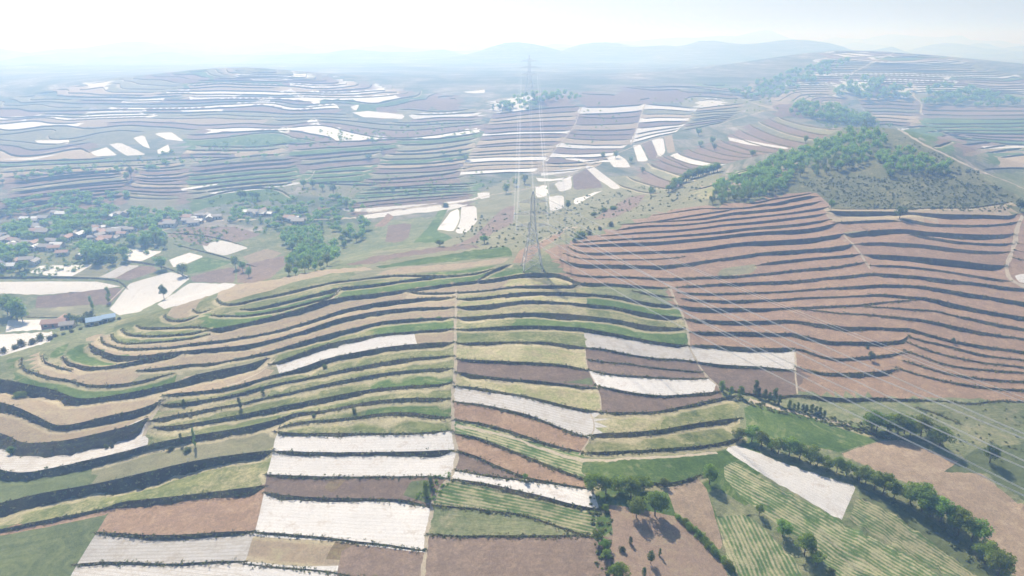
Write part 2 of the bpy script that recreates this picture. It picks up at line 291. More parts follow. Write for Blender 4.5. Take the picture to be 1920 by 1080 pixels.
# drawn field outlines: kind | points
PATCHES = """
N|405,560 412,541 440,534 520,523 600,506 690,501 700,506 620,513 540,531 505,545 470,553 445,561 420,565
N|313,591 322,577 350,562 395,548 405,548 375,563 366,580 368,588 355,594 330,597
N|705,516 720,508 760,500 860,494 955,483 945,493 850,505 762,513
G|705,500 780,486 900,468 955,462 962,480 900,485 790,496 712,503
P|648,497 700,481 800,466 890,458 900,464 780,478 700,494
G|790,513 870,506 905,500 932,497 905,508 840,514
G|905,525 935,507 975,502 1003,508 980,512 940,519
T|961,492 975,468 1010,455 1030,446 1060,432 1040,450 1010,470 990,492
P|1112,412 1150,385 1180,370 1212,362 1196,386 1155,407
P|850,462 890,443 930,402 950,387 966,385 962,418 920,440 882,458
P|722,454 728,422 772,418 766,445 750,455
G|775,455 800,430 825,392 840,392 818,432 850,445 830,455
W|820,430 845,397 860,390 862,412 850,434
W|865,388 893,386 895,415 872,438 853,436 863,415
W|1004,351 1025,346 1029,366 1005,371
O|1030,348 1038,346 1048,361 1030,365
W|1040,345 1070,327 1073,353 1050,360
W|1029,369 1057,366 1058,390 1031,396
P|1074,330 1100,315 1125,340 1130,352 1076,356
W|1076,372 1130,357 1112,366 1086,381 1076,383
W|1096,311 1110,310 1140,333 1165,351 1150,355 1120,336
W|1137,294 1160,290 1175,300 1182,314 1150,313
W|1187,273 1200,270 1216,302 1196,303
P|1203,268 1220,263 1233,285 1229,300 1217,298
W|1222,263 1243,258 1248,286 1235,295 1229,280
N|1245,256 1260,252 1266,285 1252,288
W|1015,324 1050,318 1100,311 1090,318 1040,327 1013,330
W|1005,333 1040,336 1076,330 1060,338 1010,341
W|1060,292 1100,299 1160,300 1160,303 1100,304 1058,297
W|671,405 700,400 850,382 880,384 850,392 682,411
W|832,379 885,373 905,365 915,368 890,375 836,384
W|895,362 918,360 918,370 897,373
W|640,391 700,389 830,380 700,397 650,396
P|600,386 640,392 625,397 590,395
W|338,353 410,341 408,345 340,358
W|384,357 450,350 563,340 563,345 470,355 400,363
W|230,466 305,471 265,490 238,488
W|380,460 412,449 440,455 467,465 420,479 385,471
W|317,487 355,473 383,480 350,495 325,501
G|345,500 385,481 435,490 400,505 352,514
W|55,511 75,498 175,496 135,518 95,517
O|135,518 175,497 215,500 185,520
w|185,520 235,495 263,496 215,522
P|215,522 262,497 290,498 295,508 240,526
W|205,580 242,532 320,509 350,516 356,522 310,560 260,585 222,592
W|295,571 355,531 440,531 445,534 400,552 340,571 308,579
W|-5,527 100,526 180,527 226,535 180,545 70,553 -5,550
P|70,556 225,538 230,546 205,571 65,578
O|65,579 175,571 165,590 40,596
W|15,600 110,597 125,600 110,616 10,623
W|-5,627 100,622 95,640 0,668 -5,668
P|310,445 340,426 440,425 490,440 440,455 400,444
P|335,446 400,444 390,462 345,452
N|455,481 500,466 530,475 475,501
P|445,498 540,478 545,486 510,521 470,531 445,530
P|358,519 400,507 440,500 440,530 360,529
T|700,425 720,410 725,400 740,405 720,425
S|490,425 520,418 560,425 540,440 500,440
W|230,188 310,182 305,189 225,192
W|160,208 275,203 275,207 160,211
W|160,212 270,209 268,213 160,216
W|360,181 465,172 440,181 360,187
W|470,147 555,146 550,149 470,150
W|170,285 200,276 220,291 180,293
W|205,271 225,267 275,290 237,292
W|250,258 270,253 282,280 262,270
W|290,251 320,247 346,265 310,261
W|295,281 315,270 320,286 295,288
W|0,298 60,295 112,289 60,300
W|65,263 130,260 130,269 70,268
W|485,186 510,180 507,190 480,190
W|530,171 545,165 562,180 610,185 552,180
W|660,211 690,208 760,215 755,223 682,220
W|657,200 675,195 667,209
W|575,226 590,220 600,232 580,230
W|520,241 540,237 545,247 527,248
W|338,205 420,203 418,208 340,209
W|1365,257 1395,262 1480,275 1478,278 1400,270 1365,262
W|868,172 910,168 910,174 880,175
T|1467,369 1490,362 1522,359 1520,361 1480,367
O|1345,514 1352,503 1415,494 1421,500 1410,512 1352,519
O|1580,434 1600,433 1628,432 1610,437 1585,437
W|1683,243 1702,237 1708,240 1690,246
W|1840,273 1935,273 1935,277 1845,277
N|1805,289 1850,279 1935,282 1935,286 1850,284 1815,294
W|1903,516 1925,512 1925,531 1910,528
G|1395,765 1410,757 1470,772 1560,787 1625,805 1650,823 1575,848 1520,836 1440,820 1400,800
n|1578,850 1655,824 1690,824 1760,850 1830,880 1880,920 1935,960 1935,1110 1890,1070 1850,1020 1810,985 1760,955 1700,905 1640,880 1590,860
W|1362,840 1368,832 1385,832 1400,840 1480,872 1540,892 1605,912 1578,975 1560,965 1500,930 1430,890 1378,855
R|1358,875 1375,864 1430,897 1500,936 1578,977 1590,986 1700,1040 1815,1110 1560,1110 1540,1050 1500,1010 1440,970 1390,932 1358,895
R|1592,976 1606,932 1612,933 1680,966 1780,1040 1862,1105 1820,1105 1704,1040
K|1610,916 1620,916 1700,946 1780,1000 1840,1060 1880,1105 1860,1100 1760,1026 1672,960 1612,932
R|1343,970 1400,963 1425,985 1460,1020 1490,1045 1512,1105 1372,1105 1360,1030
S|1327,922 1345,915 1400,950 1420,965 1345,969
n|1250,912 1310,895 1325,915 1340,965 1355,1020 1350,1033 1310,1000 1267,965
p|1140,945 1180,950 1267,968 1310,1003 1350,1050 1380,1110 1150,1110 1140,1060 1150,1000
S|1720,760 1783,755 1832,760 1860,755 1940,757 1940,800 1850,800 1800,792
K|1770,885 1830,842 1940,830 1940,950 1885,915 1850,888
N|460,1052 475,1003 566,1008 640,1012 662,1022 638,1060 560,1062
B|610,1047 628,1013 676,1018 665,1035 652,1050
B|608,912 620,897 650,896 630,918 618,922
K|-40,1004 0,1001 197,964 205,955 180,1000 145,1056 115,1110 -40,1110
P|640,1033 664,1018 794,1034 790,1110 625,1110
K|756,928 770,902 800,898 812,905 805,945
K|1000,712 1060,716 1108,706 1113,721 1066,717
G|90,678 92,665 108,650 130,643 123,655 115,668 116,685 104,683
G|124,668 125,657 138,651 158,662 190,675 215,682 192,686 167,685 140,679
"""
# what covers the ground where nothing is drawn (later entries win)
ZONES = """
S|-200,-2000 2200,-2000 2200,1300 -200,1300
D|-200,60 2200,60 2200,300 900,400 400,440 -200,440
O|800,420 960,330 1180,330 1340,320 1400,370 1330,385 1200,405 1060,450 980,500 820,460
O|640,540 700,470 1000,450 1050,470 960,500 900,520 640,530
T|1020,470 1060,455 1150,430 1230,400 1320,384 1400,378 1500,358 1530,362 1560,392 1700,395 1900,400 1930,400 1930,760 1700,750 1490,740 1300,740 1250,540 1080,530
H|1335,388 1345,345 1450,295 1560,250 1610,230 1680,240 1750,275 1840,330 1920,375 1900,400 1700,393 1560,390 1525,358 1480,362 1400,376
g|170,690 220,600 400,560 600,530 850,520 850,560 500,600 390,640
S|1350,745 1500,735 1700,745 1940,750 1940,1100 1100,1100 1110,1000 1300,900
"""
PAL = {  # kind: (object name, colour a, colour b, colour c)
 'W': ('mulched_field', (.60, .58, .56), (.50, .48, .46), (.36, .31, .26)),
 'w': ('mulched_field', (.52, .50, .48), (.40, .38, .35), (.30, .26, .21)),
 'T': ('ploughed_field', (0.305, 0.208, 0.138), (0.235, 0.160, 0.110), (0.345, 0.255, 0.172)),
 'P': ('ploughed_field', (0.218, 0.160, 0.122), (0.172, 0.130, 0.101), (0.269, 0.202, 0.147)),
 'p': ('orchard_ground', (0.368, 0.267, 0.202), (0.304, 0.225, 0.170), (0.313, 0.276, 0.166)),
 'N': ('stubble_field', (0.344, 0.281, 0.197), (0.294, 0.227, 0.155), (0.286, 0.277, 0.151)),
 'n': ('stubble_field', (0.352, 0.268, 0.189), (0.299, 0.220, 0.154), (0.405, 0.326, 0.233)),
 'Y': ('stubble_field', (0.353, 0.303, 0.184), (0.197, 0.221, 0.082), (0.410, 0.353, 0.230)),
 'G': ('wheat_field', (0.072, 0.128, 0.030), (0.119, 0.170, 0.047), (0.255, 0.255, 0.128)),
 'g': ('crop_field', (0.098, 0.136, 0.043), (0.183, 0.195, 0.078), (0.320, 0.281, 0.164)),
 'O': ('fallow_field', (0.193, 0.193, 0.111), (0.234, 0.217, 0.135), (0.164, 0.172, 0.094)),
 'R': ('row_crop_field', (.095, .155, .05), (.36, .325, .20), (.15, .19, .08)),
 'K': ('meadow', (.105, .135, .06), (.13, .155, .07), (.16, .17, .09)),
 'S': ('hillside', (0.120, 0.152, 0.068), (0.180, 0.188, 0.100), (0.240, 0.216, 0.136)),
 'D': ('hillside', (0.111, 0.136, 0.081), (0.178, 0.170, 0.111), (0.230, 0.196, 0.145)),
 'H': ('hillside', (0.114, 0.128, 0.059), (0.157, 0.157, 0.081), (0.209, 0.195, 0.114)),
 'B': ('dry_weed_patch', (.22, .16, .095), (.15, .12, .07), (.20, .19, .09)),
 'bank': ('terrace_bank', (.150, .115, .075), (.095, .077, .05), (.18, .18, .08)),
 'track': ('dirt_track', (.46, .40, .31), (.38, .32, .24), (.31, .29, .17)),
}
def parse(s): return np.array([[float(q) for q in t.split(',')] for t in s.split()])
def stops(s, x):
    if ':' not in s: return np.full(len(x), float(s))
    a = np.array([[float(q) for q in t.split(':')] for t in s.split()]); return np.interp(x, a[:, 0], a[:, 1])
def resample(p, step):
    d = np.r_[0, np.cumsum(np.hypot(*np.diff(p[:, :2], axis=0).T))]; k = max(2, int(round(d[-1] / step)) + 1)
    q = np.linspace(0, d[-1], k); return np.stack([np.interp(q, d, p[:, i]) for i in range(p.shape[1])], -1)
def smooth_line(p):
    for _ in range(2):                                     # Chaikin
        a = p[:-1] * .75 + p[1:] * .25; b = p[:-1] * .25 + p[1:] * .75
        p = np.r_[p[:1], np.stack([a, b], 1).reshape(-1, p.shape[1])[1:-1], p[-1:]]
    return p

V2, VZ, FIXED = [], [], []          # plan points, wanted heights, fixed or free
CF, CFT = [], []                    # constraint faces and what they are
BANKPTS = []                        # for distances
SEEDS = []
nlines = 0
LINE_OBJ = {}
LINE_PTS = []
LINE_PX = {}
def add_line(pp, thick, types, far=False, grp=None):
    global nlines
    pp = smooth_line(pp); pp = resample(pp, 7 if not far else 9)
    th = stops(thick, pp[:, 0]) if isinstance(thick, str) else np.full(len(pp), thick)
    w = hit(pp[:, 0], pp[:, 1]); dist = np.linalg.norm(w - np.array([0, 0, CAM_Z]), axis=1)
    # drop jumps across a skyline
    jump = np.r_[False, np.hypot(*np.diff(w[:, :2], axis=0).T) > 60 + 0.05 * dist[1:]]
    if jump.any():
        k = int(np.argmax(jump)); s = slice(k, None) if k < len(pp) / 2 else slice(0, k)
        pp, th, w, dist = pp[s], th[s], w[s], dist[s]
    if len(pp) < 3: return
    sd = (CAM_Z - w[:, 2]) / dist; cd = np.sqrt(1 - sd ** 2)
    h = np.clip(.77 * th * dist / F / (cd + 0.76 * sd), 0.35, 4.6)
    L = np.r_[0, np.cumsum(np.hypot(*np.diff(w[:, :2], axis=0).T))]
    edge = np.clip(np.minimum(L, L[-1] - L) / (3.0 + 0.004 * dist.mean()), 0, 1); h = h * (0.25 + 0.75 * edge)
    q = np.c_[w[:, :2], h]
    step = 1.5 if dist.min() < 330 else (3.5 if dist.min() < 560 else 8)
    q = resample(q, step)
    # gentle natural wobble
    m = len(q); nz = np.convolve(rng.normal(0, 1, m + 8), np.ones(9) / 9, 'valid')[:m]
    t = np.gradient(q[:, :2], axis=0); t /= np.linalg.norm(t, axis=1)[:, None] + 1e-9
    nrm = np.stack([t[:, 1], -t[:, 0]], -1)               # downhill, on the right of a line drawn left to right
    amp = 0.30 if not far else 0.0
    c2 = q[:, :2] + nrm * (nz * amp)[:, None]
    hz = q[:, 2] * (1 + 0.25 * np.convolve(rng.normal(0, 1, m + 8), np.ones(9) / 9, 'valid')[:m] * (0 if far else 1.6))
    sm = lambda k: np.convolve(rng.normal(0, 1, m + k), np.ones(k + 1) / math.sqrt(k + 1), 'valid')[:m]
    if not far: hz = hz * np.clip(1 + .16 * sm(24), .55, 1.5)
    hz = np.maximum(hz, 0.25)
    wd = (0.45 if far else np.clip(.52 + .20 * sm(10), .25, 1.1)) * hz + 0.15
    t2 = c2 + nrm * wd[:, None] + nrm * (rng.normal(0, .10, m) * (0 if far else 1))[:, None]
    zc = S(c2[:, 0], c2[:, 1]); zt = zc - hz
    b = len(V2)
    V2.extend(map(tuple, c2)); VZ.extend(zc); V2.extend(map(tuple, t2)); VZ.extend(zt); FIXED.extend([1] * (2 * m))
    li = nlines; nlines += 1; LINE_OBJ[li] = grp; so_ = np.argsort(pp[:, 0]); LINE_PX[li] = (pp[so_, 0], pp[so_, 1])
    LINE_PTS.append((c2, t2, zc, zt, hz, far))
    for i in range(m - 1):
        CF.append([b + i, b + m + i, b + m + i + 1, b + i + 1]); CFT.append(('bank', li))
    for i in range(m): BANKPTS.append((c2[i, 0], c2[i, 1], li, 0)); BANKPTS.append((t2[i, 0], t2[i, 1], li, 1))
    for i, j in ((0, 1), (m - 1, m - 2)):                  # carry each end on a little as a field boundary
        ln_ = (8.5 if not far else 8) * dist[0 if i == 0 else -1] / F; e = (c2[i] + t2[i]) / 2; dv = t[i] * (-1 if i == 0 else 1)
        k = len(V2); V2.append(tuple(e + dv * ln_)); VZ.append(0); FIXED.append(0); CF.append([b + i, b + m + i, k]); CFT.append(('bank', li))
    # seeds for the field below
    for s in types:
        sx, k = s
        i = int(np.argmin(abs(q[:, 0] / 1 - np.interp(sx, pp[:, 0] if pp[0, 0] < pp[-1, 0] else pp[::-1, 0], w[:, 0] if pp[0, 0] < pp[-1, 0] else w[::-1, 0]))))
        g = t2[i] + nrm[i] * (0.8 if not far else 2.0); SEEDS.append((g[0], g[1], k, li, sx))
for ln in LINES.strip().split('\n'):
    a, b, c = ln.split('|'); ty = [(float(t.split(':')[0]), t.split(':')[1]) for t in c.split()]
    add_line(parse(a), b, ty)
BLOCK_SIDES = []
for bi, ln in enumerate(BLOCKS.strip().split('\n')):
    ab, nrow, sag, th, kinds = ln.split('|'); lft, rgt = ab.split('/')
    lp, rp = parse(lft), parse(rgt); BLOCK_SIDES += [lp, rp]; loose = bi < 6; nrow = int(nrow); lp, rp = resample(lp, 1), resample(rp, 1)
    rr = random.Random(bi)
    for i in range(nrow):
        f = i / (nrow - 1); f2 = min(1, max(0, f + (rr.uniform(-.3, .3) / nrow if 0 < i < nrow - 1 else 0)))
        A_ = lp[int(round(f2 * (len(lp) - 1)))]; B_ = rp[int(round(f * (len(rp) - 1)))]
        if loose: A_ = A_ + np.array([rr.uniform(-10, 14), rr.uniform(-.8, .8)]); B_ = B_ + np.array([rr.uniform(-14, 10), rr.uniform(-.8, .8)])
        s = np.linspace(0, 1, 7); pl = A_ + (B_ - A_) * s[:, None]; pl[:, 1] += float(sag) * 4 * s * (1 - s) * .7
        pl[1:-1, 1] += np.array([rr.uniform(-.9, .9) for _ in range(5)])
        types = []
        if i < nrow - 1:
            k = rr.choice(kinds)
            for q in (.15, .5, .85):
                types.append((A_[0] + (B_[0] - A_[0]) * q, k))
        add_line(pl, float(th) * rr.uniform(.75, 1.2), types, True, 'b%d' % bi)
# contour terraces of the far hills: level lines of the ground with some natural waviness, outside the surveyed blocks
def vnoise(x, y, sc, seed):
    g = np.random.default_rng(seed); t = g.normal(0, 1, (128, 128)); fx, fy = x / sc + 500, y / sc + 500; i, j = np.floor(fx).astype(int), np.floor(fy).astype(int); a, b = fx - i, fy - j
    a, b = a * a * (3 - 2 * a), b * b * (3 - 2 * b); i0, i1, j0, j1 = i % 128, (i + 1) % 128, j % 128, (j + 1) % 128
    return (t[j0, i0] * (1 - a) + t[j0, i1] * a) * (1 - b) + (t[j1, i0] * (1 - a) + t[j1, i1] * a) * b
CX, CY = np.meshgrid(np.arange(-1150, 1250, 11.0), np.arange(520, 1750, 11.0)); CZ = S(CX, CY); CN = CZ + 3.2 * vnoise(CX, CY, 120, 3) + 1.3 * vnoise(CX, CY, 45, 4)
KEEP = [parse(a) for a in CONTOUR_ZONES.strip().split('\n')]
OUT = [np.r_[l_, r_[::-1]] for l_, r_ in zip(BLOCK_SIDES[0::2], BLOCK_SIDES[1::2])] + [parse(a) for a in CONTOUR_HOLES.strip().split('\n')]
def poly_in(poly, x, y):
    c = False; m = len(poly)
    for i in range(m):
        x0, y0 = poly[i]; x1, y1 = poly[(i + 1) % m]
        if (y0 > y) != (y1 > y) and x < (x1 - x0) * (y - y0) / (y1 - y0 + 1e-12) + x0: c = not c
    return c
def level_lines(lev):
    b = CN > lev; seg = {}
    code = b[:-1, :-1] * 1 + b[:-1, 1:] * 2 + b[1:, 1:] * 4 + b[1:, :-1] * 8
    for j, i in zip(*np.where((code > 0) & (code < 15))):
        e = []
        for (j0, i0, j1, i1) in ((j, i, j, i + 1), (j, i + 1, j + 1, i + 1), (j + 1, i, j + 1, i + 1), (j, i, j + 1, i)):
            if b[j0, i0] != b[j1, i1]: e.append((j0, i0, j1, i1))
        if len(e) == 2:
            seg.setdefault(e[0], []).append(e[1]); seg.setdefault(e[1], []).append(e[0])
    done = set(); out = []
    for st in sorted(seg, key=lambda q: len(seg[q])):
        if st in done: continue
        ch = [st]; done.add(st); cur = st
        while True:
            nx_ = [q for q in seg[cur] if q not in done]
            if not nx_: break
            cur = nx_[0]; done.add(cur); ch.append(cur)
        if len(ch) > 4:
            p = []
            for j0, i0, j1, i1 in ch:
                f_ = (lev - CN[j0, i0]) / (CN[j1, i1] - CN[j0, i0] + 1e-9); p.append((CX[j0, i0] + f_ * (CX[j1, i1] - CX[j0, i0]), CY[j0, i0] + f_ * (CY[j1, i1] - CY[j0, i0])))
            out.append(np.array(p))
    return out
cr = random.Random(11); nco = 0
for lev in np.arange(-1, 112, 2.7):
    for p in level_lines(lev + cr.uniform(-.3, .3)):
        p = smooth_line(p); p = resample(p, 12); zz = S(p[:, 0], p[:, 1]); ux, uy = to_px(p[:, 0], p[:, 1], zz); hp = hit(ux, uy); vis = np.hypot(hp[:, 0] - p[:, 0], hp[:, 1] - p[:, 1]) < 30
        good = [v and any(poly_in(k, a, b) for k in KEEP) and not any(poly_in(k, a, b) for k in OUT) for v, a, b in zip(vis, ux, uy)]
        i = 0
        while i < len(p):
            if not good[i]: i += 1; continue
            j = i
            lim = cr.randint(14, 60)
            while j < len(p) and good[j] and j - i < lim: j += 1
            if j - i >= 5:
                q = np.stack([ux[i:j], uy[i:j]], -1)
                g0 = p[i + (j - i) // 2]; tdir = p[min(j - 1, i + (j - i) // 2 + 1)] - g0; nr = np.array([tdir[1], -tdir[0]]); nr = nr / (np.hypot(*nr) + 1e-9)
                if S(*(g0 + nr * 8)) > S(*(g0 - nr * 8)): q = q[::-1]
                k = cr.choice(FAR_KINDS if q[:, 1].mean() < 275 else 'PPOONOGPNOGPG'); dst = math.hypot(*g0); tys = [(q[len(q) // 2, 0], k)]
                add_line(q, 2.1 * F / dst * cr.uniform(.7, 1.15), tys, True, 'c%d' % (nco // 12)); nco += 1
            i = j + (cr.randint(0, 5) if cr.random() < .5 else 0)
print('contour terraces', nco)
for ti, ln in enumerate(TRACKS.strip().split('\n')):
    a, b = ln.split('|'); w0, w1 = map(float, b.split(':')); pp = resample(smooth_line(parse(a)), 6); w = hit(pp[:, 0], pp[:, 1])
    dist = np.linalg.norm(w - np.array([0, 0, CAM_Z]), axis=1)
    t = np.gradient(w[:, :2], axis=0); t /= np.linalg.norm(t, axis=1)[:, None] + 1e-9; nr = np.stack([t[:, 1], -t[:, 0]], -1)
    # width across the line of sight or along it, whichever the track's direction shows
    sd = (CAM_Z - w[:, 2]) / dist; vx = w[:, :2] / np.linalg.norm(w[:, :2], axis=1)[:, None]; along = abs((nr * vx).sum(1))
    pw = np.linspace(w0, w1, len(w)) * dist / F; wd = 0.5 * pw / np.sqrt((1 - along ** 2) + (along * np.maximum(sd, .15)) ** 2); wd = np.minimum(wd, pw * 1.6)
    wd *= 1 + .2 * rng.normal(0, 1, len(wd)); sway = np.convolve(rng.normal(0, .8, len(w) + 4), np.ones(5) / 5, 'valid')[:len(w)] * np.minimum(1, np.minimum(np.arange(len(w)), np.arange(len(w))[::-1]) / 4) * np.minimum(wd, 2); w[:, :2] += nr * sway[:, None]
    b = len(V2); l2, r2 = w[:, :2] - nr * wd[:, None], w[:, :2] + nr * wd[:, None]; m = len(w)
    for q in (l2, r2): V2.extend(map(tuple, q)); VZ.extend(S(q[:, 0], q[:, 1])); FIXED.extend([0] * m)
    for i in range(m - 1): CF.append([b + i, b + m + i, b + m + i + 1, b + i + 1]); CFT.append(('track', 20000 + ti))
DV = []
def add_div(pp):
    pp = resample(pp, 8); w = hit(pp[:, 0], pp[:, 1])[:, :2]; b = len(V2); V2.extend(map(tuple, w)); VZ.extend(S(w[:, 0], w[:, 1])); FIXED.extend([0] * len(w))
    DV.extend((b + i, b + i + 1) for i in range(len(w) - 1) if np.hypot(*(w[i] - w[i + 1])) < 120)
for ln in DIVS.strip().split('\n'): add_div(parse(ln))
for p in BLOCK_SIDES[12:]: add_div(p)
for pi, ln in enumerate(PATCHES.strip().split('\n')):
    k, a = ln.split('|'); p = parse(a); p = np.r_[p, p[:1]]; p = resample(p, 8)[:-1]; w = hit(p[:, 0], p[:, 1]); b = len(V2)
    if len(p) < 3: continue
    q = w[:, :2]
    V2.extend(map(tuple, q)); VZ.extend(S(q[:, 0], q[:, 1])); FIXED.extend([0] * len(q))
    CF.append(list(range(b, b + len(q)))); CFT.append((k, 5000 + pi))
V2a = np.array(V2)
# fill points
kd = kdtree.KDTree(len(V2a))
for i, p in enumerate(V2a): kd.insert((p[0], p[1], 0), i)
kd.balance()
def fill(y0, y1, st, clear):
    out = []
    for y in np.arange(y0, y1, st):
        hw = 0.80 * max(y, 60) + 45
        xs = np.arange(-hw, hw, st) + rng.uniform(0, st)
        for x in xs:
            x2, y2 = x + rng.normal(0, st * .12), y + rng.normal(0, st * .12)
            if kd.find((x2, y2, 0))[2] > clear: out.append((x2, y2))
    return out
fp = fill(70, 340, 4.0, 1.3) + fill(340, 640, 7.5, 2.5) + fill(640, 1300, 16, 5) + fill(1300, 2500, 45, 10)
fp = np.array(fp); V2.extend(map(tuple, fp)); VZ.extend(S(fp[:, 0], fp[:, 1])); FIXED.extend([0] * len(fp))
V2a = np.array(V2); VZ = np.array(VZ); FIXED = np.array(FIXED)
for i, f in enumerate(CF):
    p = V2a[f]; ar = (p[:, 0] * np.roll(p[:, 1], -1) - np.roll(p[:, 0], -1) * p[:, 1]).sum()
    if ar < 0: CF[i] = f[::-1]
CE = {tuple(sorted((f[i], f[(i + 1) % len(f)]))) for f in CF for i in range(len(f))}
CE = DV + list(CE - set(DV))
vo, eo, fo, ov, oe, of = delaunay_2d_cdt([Vector(p) for p in V2a], CE, [], 0, 1e-4)
vo = np.array([(v.x, v.y) for v in vo]); tri = np.array([f for f in fo if len(f) == 3])
c2d = vo[tri].mean(1); prio = np.zeros(len(tri)); owner = np.full(len(tri), -1)
ck = kdtree.KDTree(len(c2d))
for i, p in enumerate(c2d): ck.insert((p[0], p[1], 0), i)
ck.balance()
def inside(poly, x, y):
    c = np.zeros(len(x), bool); m = len(poly)
    for i in range(m):
        x0, y0 = poly[i]; x1, y1 = poly[(i + 1) % m]
        cond = ((y0 > y) != (y1 > y)); xx = (x1 - x0) * (y - y0) / (y1 - y0 + 1e-12) + x0; c ^= cond & (x < xx)
    return c
for j, f in enumerate(CF):
    p = V2a[f]; t, k = CFT[j]; pr = 3 if t == 'track' else 2 if t == 'bank' else 1 + k * 1e-5
    m = p.mean(0); rad = np.hypot(*(p - m).T).max()
    cand = np.array([q[1] for q in ck.find_range((m[0], m[1], 0), rad)], int)
    if not len(cand): continue
    cand = cand[inside(p, c2d[cand, 0], c2d[cand, 1])]; cand = cand[prio[cand] < pr]; prio[cand] = pr; owner[cand] = j
# heights: banks fixed, the rest relaxed between them, held to the ground away from them
zt = S(vo[:, 0], vo[:, 1]); fixed = np.zeros(len(vo), bool)
for i, o in enumerate(ov):
    fx = [j for j in o if FIXED[j]]
    if fx: fixed[i] = True; zt[i] = np.mean(VZ[fx])
bk = kdtree.KDTree(len(BANKPTS))
for i, p in enumerate(BANKPTS): bk.insert((p[0], p[1], 0), i)
bk.balance()
bd = np.array([bk.find((x, y, 0))[2] for x, y in vo])
lam = np.clip((bd - 5) / 22, 0.02, 1.0) ** 1.5 * 4.0
E_ = np.r_[tri[:, [0, 1]], tri[:, [1, 2]], tri[:, [2, 0]]]; E_ = np.unique(np.sort(E_, 1), axis=0)
ew = 1.0 / (np.hypot(*(vo[E_[:, 0]] - vo[E_[:, 1]]).T) + .3)
z0 = S(vo[:, 0], vo[:, 1]); z = zt.copy(); free = ~fixed
den = np.bincount(E_[:, 0], ew, len(vo)) + np.bincount(E_[:, 1], ew, len(vo)); lw = lam * den
for _ in range(160):
    num = np.bincount(E_[:, 0], ew * z[E_[:, 1]], len(vo)) + np.bincount(E_[:, 1], ew * z[E_[:, 0]], len(vo))
    zn = (num + lw * z0) / (den + lw); z[free] = zn[free]
# small roughness on untended ground
z = z + np.where(free & (bd > 8), rng.normal(0, .16, len(vo)) * np.clip(bd / 20, 0, 1.5), 0)
verts3 = np.c_[vo, z]
cen = verts3[tri].mean(1); ftype = np.empty(len(tri), object); fid = np.zeros(len(tri), int)
ntracks = {}
for i, j in enumerate(owner): ftype[i], fid[i] = CFT[j] if j >= 0 else ('', -1)
# components
he = np.r_[tri[:, [0, 1]], tri[:, [1, 2]], tri[:, [2, 0]]]; hf = np.tile(np.arange(len(tri)), 3); he = np.sort(he, 1)
o_ = np.lexsort((he[:, 1], he[:, 0])); he, hf = he[o_], hf[o_]; same = (he[1:] == he[:-1]).all(1); pa, pb = hf[:-1][same], hf[1:][same]
nv = len(vo); ec = np.array([min(e) * nv + max(e) for e, o in zip(eo, oe) if any(j < len(DV) for j in o)], dtype=np.int64)
hk = he[:-1][same]; hk = hk[:, 0].astype(np.int64) * nv + hk[:, 1]
ok = (fid[pa] == fid[pb]) & ~np.isin(hk, ec); pa, pb = pa[ok], pb[ok]
lab = np.arange(len(tri))
for _ in range(400):
    m = np.minimum(lab[pa], lab[pb]); l2 = lab.copy(); np.minimum.at(l2, pa, m); np.minimum.at(l2, pb, m); l2 = l2[l2]; l2 = l2[l2]
    if (l2 == lab).all(): break
    lab = l2
# seeds and zones
bvh = BVHTree.FromPolygons([tuple(v) for v in verts3], [tuple(int(q) for q in t) for t in tri])
def ground(x, y):
    r = bvh.ray_cast(Vector((x, y, 400)), Vector((0, 0, -1))); return r[0].z if r[0] else float(S(x, y))
comp_seeds = {}
for sx, sy, k, li, qx in SEEDS:
    r = bvh.ray_cast(Vector((sx, sy, 400)), Vector((0, 0, -1)))
    if r[2] is None or fid[r[2]] != -1: continue
    comp_seeds.setdefault(int(lab[r[2]]), {}).setdefault(li, []).append((qx, k))
cpx, cpy = to_px(cen[:, 0], cen[:, 1], cen[:, 2])
zone = np.full(len(tri), 'S', object)
for ln in ZONES.strip().split('\n'):
    k, a = ln.split('|'); zone[inside(parse(a), cpx, cpy)] = k
blank = np.where(fid == -1)[0]
area = 0.5 * np.abs((vo[tri[:, 1], 0] - vo[tri[:, 0], 0]) * (vo[tri[:, 2], 1] - vo[tri[:, 0], 1]) - (vo[tri[:, 2], 0] - vo[tri[:, 0], 0]) * (vo[tri[:, 1], 1] - vo[tri[:, 0], 1]))
comp_area = np.bincount(lab, area, len(tri))
under = np.full(len(tri), -1)
for i in blank:
    sd = comp_seeds.get(int(lab[i])); ftype[i] = zone[i]
    if not sd: continue
    best = None
    for li, ks in sd.items():                              # the field below the nearest bank above this spot
        lx, ly = LINE_PX[li]; off = max(0, lx[0] - cpx[i], cpx[i] - lx[-1]); dy = cpy[i] - np.interp(cpx[i], lx, ly)
        c = (dy if dy > -1 else 60 - 3 * dy) + off * 2.5
        if best is None or c < best[0]: best = (c, min(ks, key=lambda q: abs(q[0] - cpx[i]))[1], li)
    if best[0] < (150 if cpy[i] > 780 else 60 if cpy[i] > 450 else 24): ftype[i] = best[1]; under[i] = best[2]

# slivers that no bank claims take after the nearest claimed ground
has = np.array([fid[i] == -1 and int(lab[i]) in comp_seeds for i in range(len(tri))]); hk_ = np.where(has)[0]
sk = kdtree.KDTree(len(hk_))
for i in hk_: sk.insert((cen[i, 0], cen[i, 1], 0), int(i))
sk.balance()
for i in blank:
    if not has[i] and comp_area[lab[i]] < 400:
        co_, j_, d_ = sk.find((cen[i, 0], cen[i, 1], 0))
        if d_ < 25: ftype[i] = ftype[j_]; under[i] = under[j_]

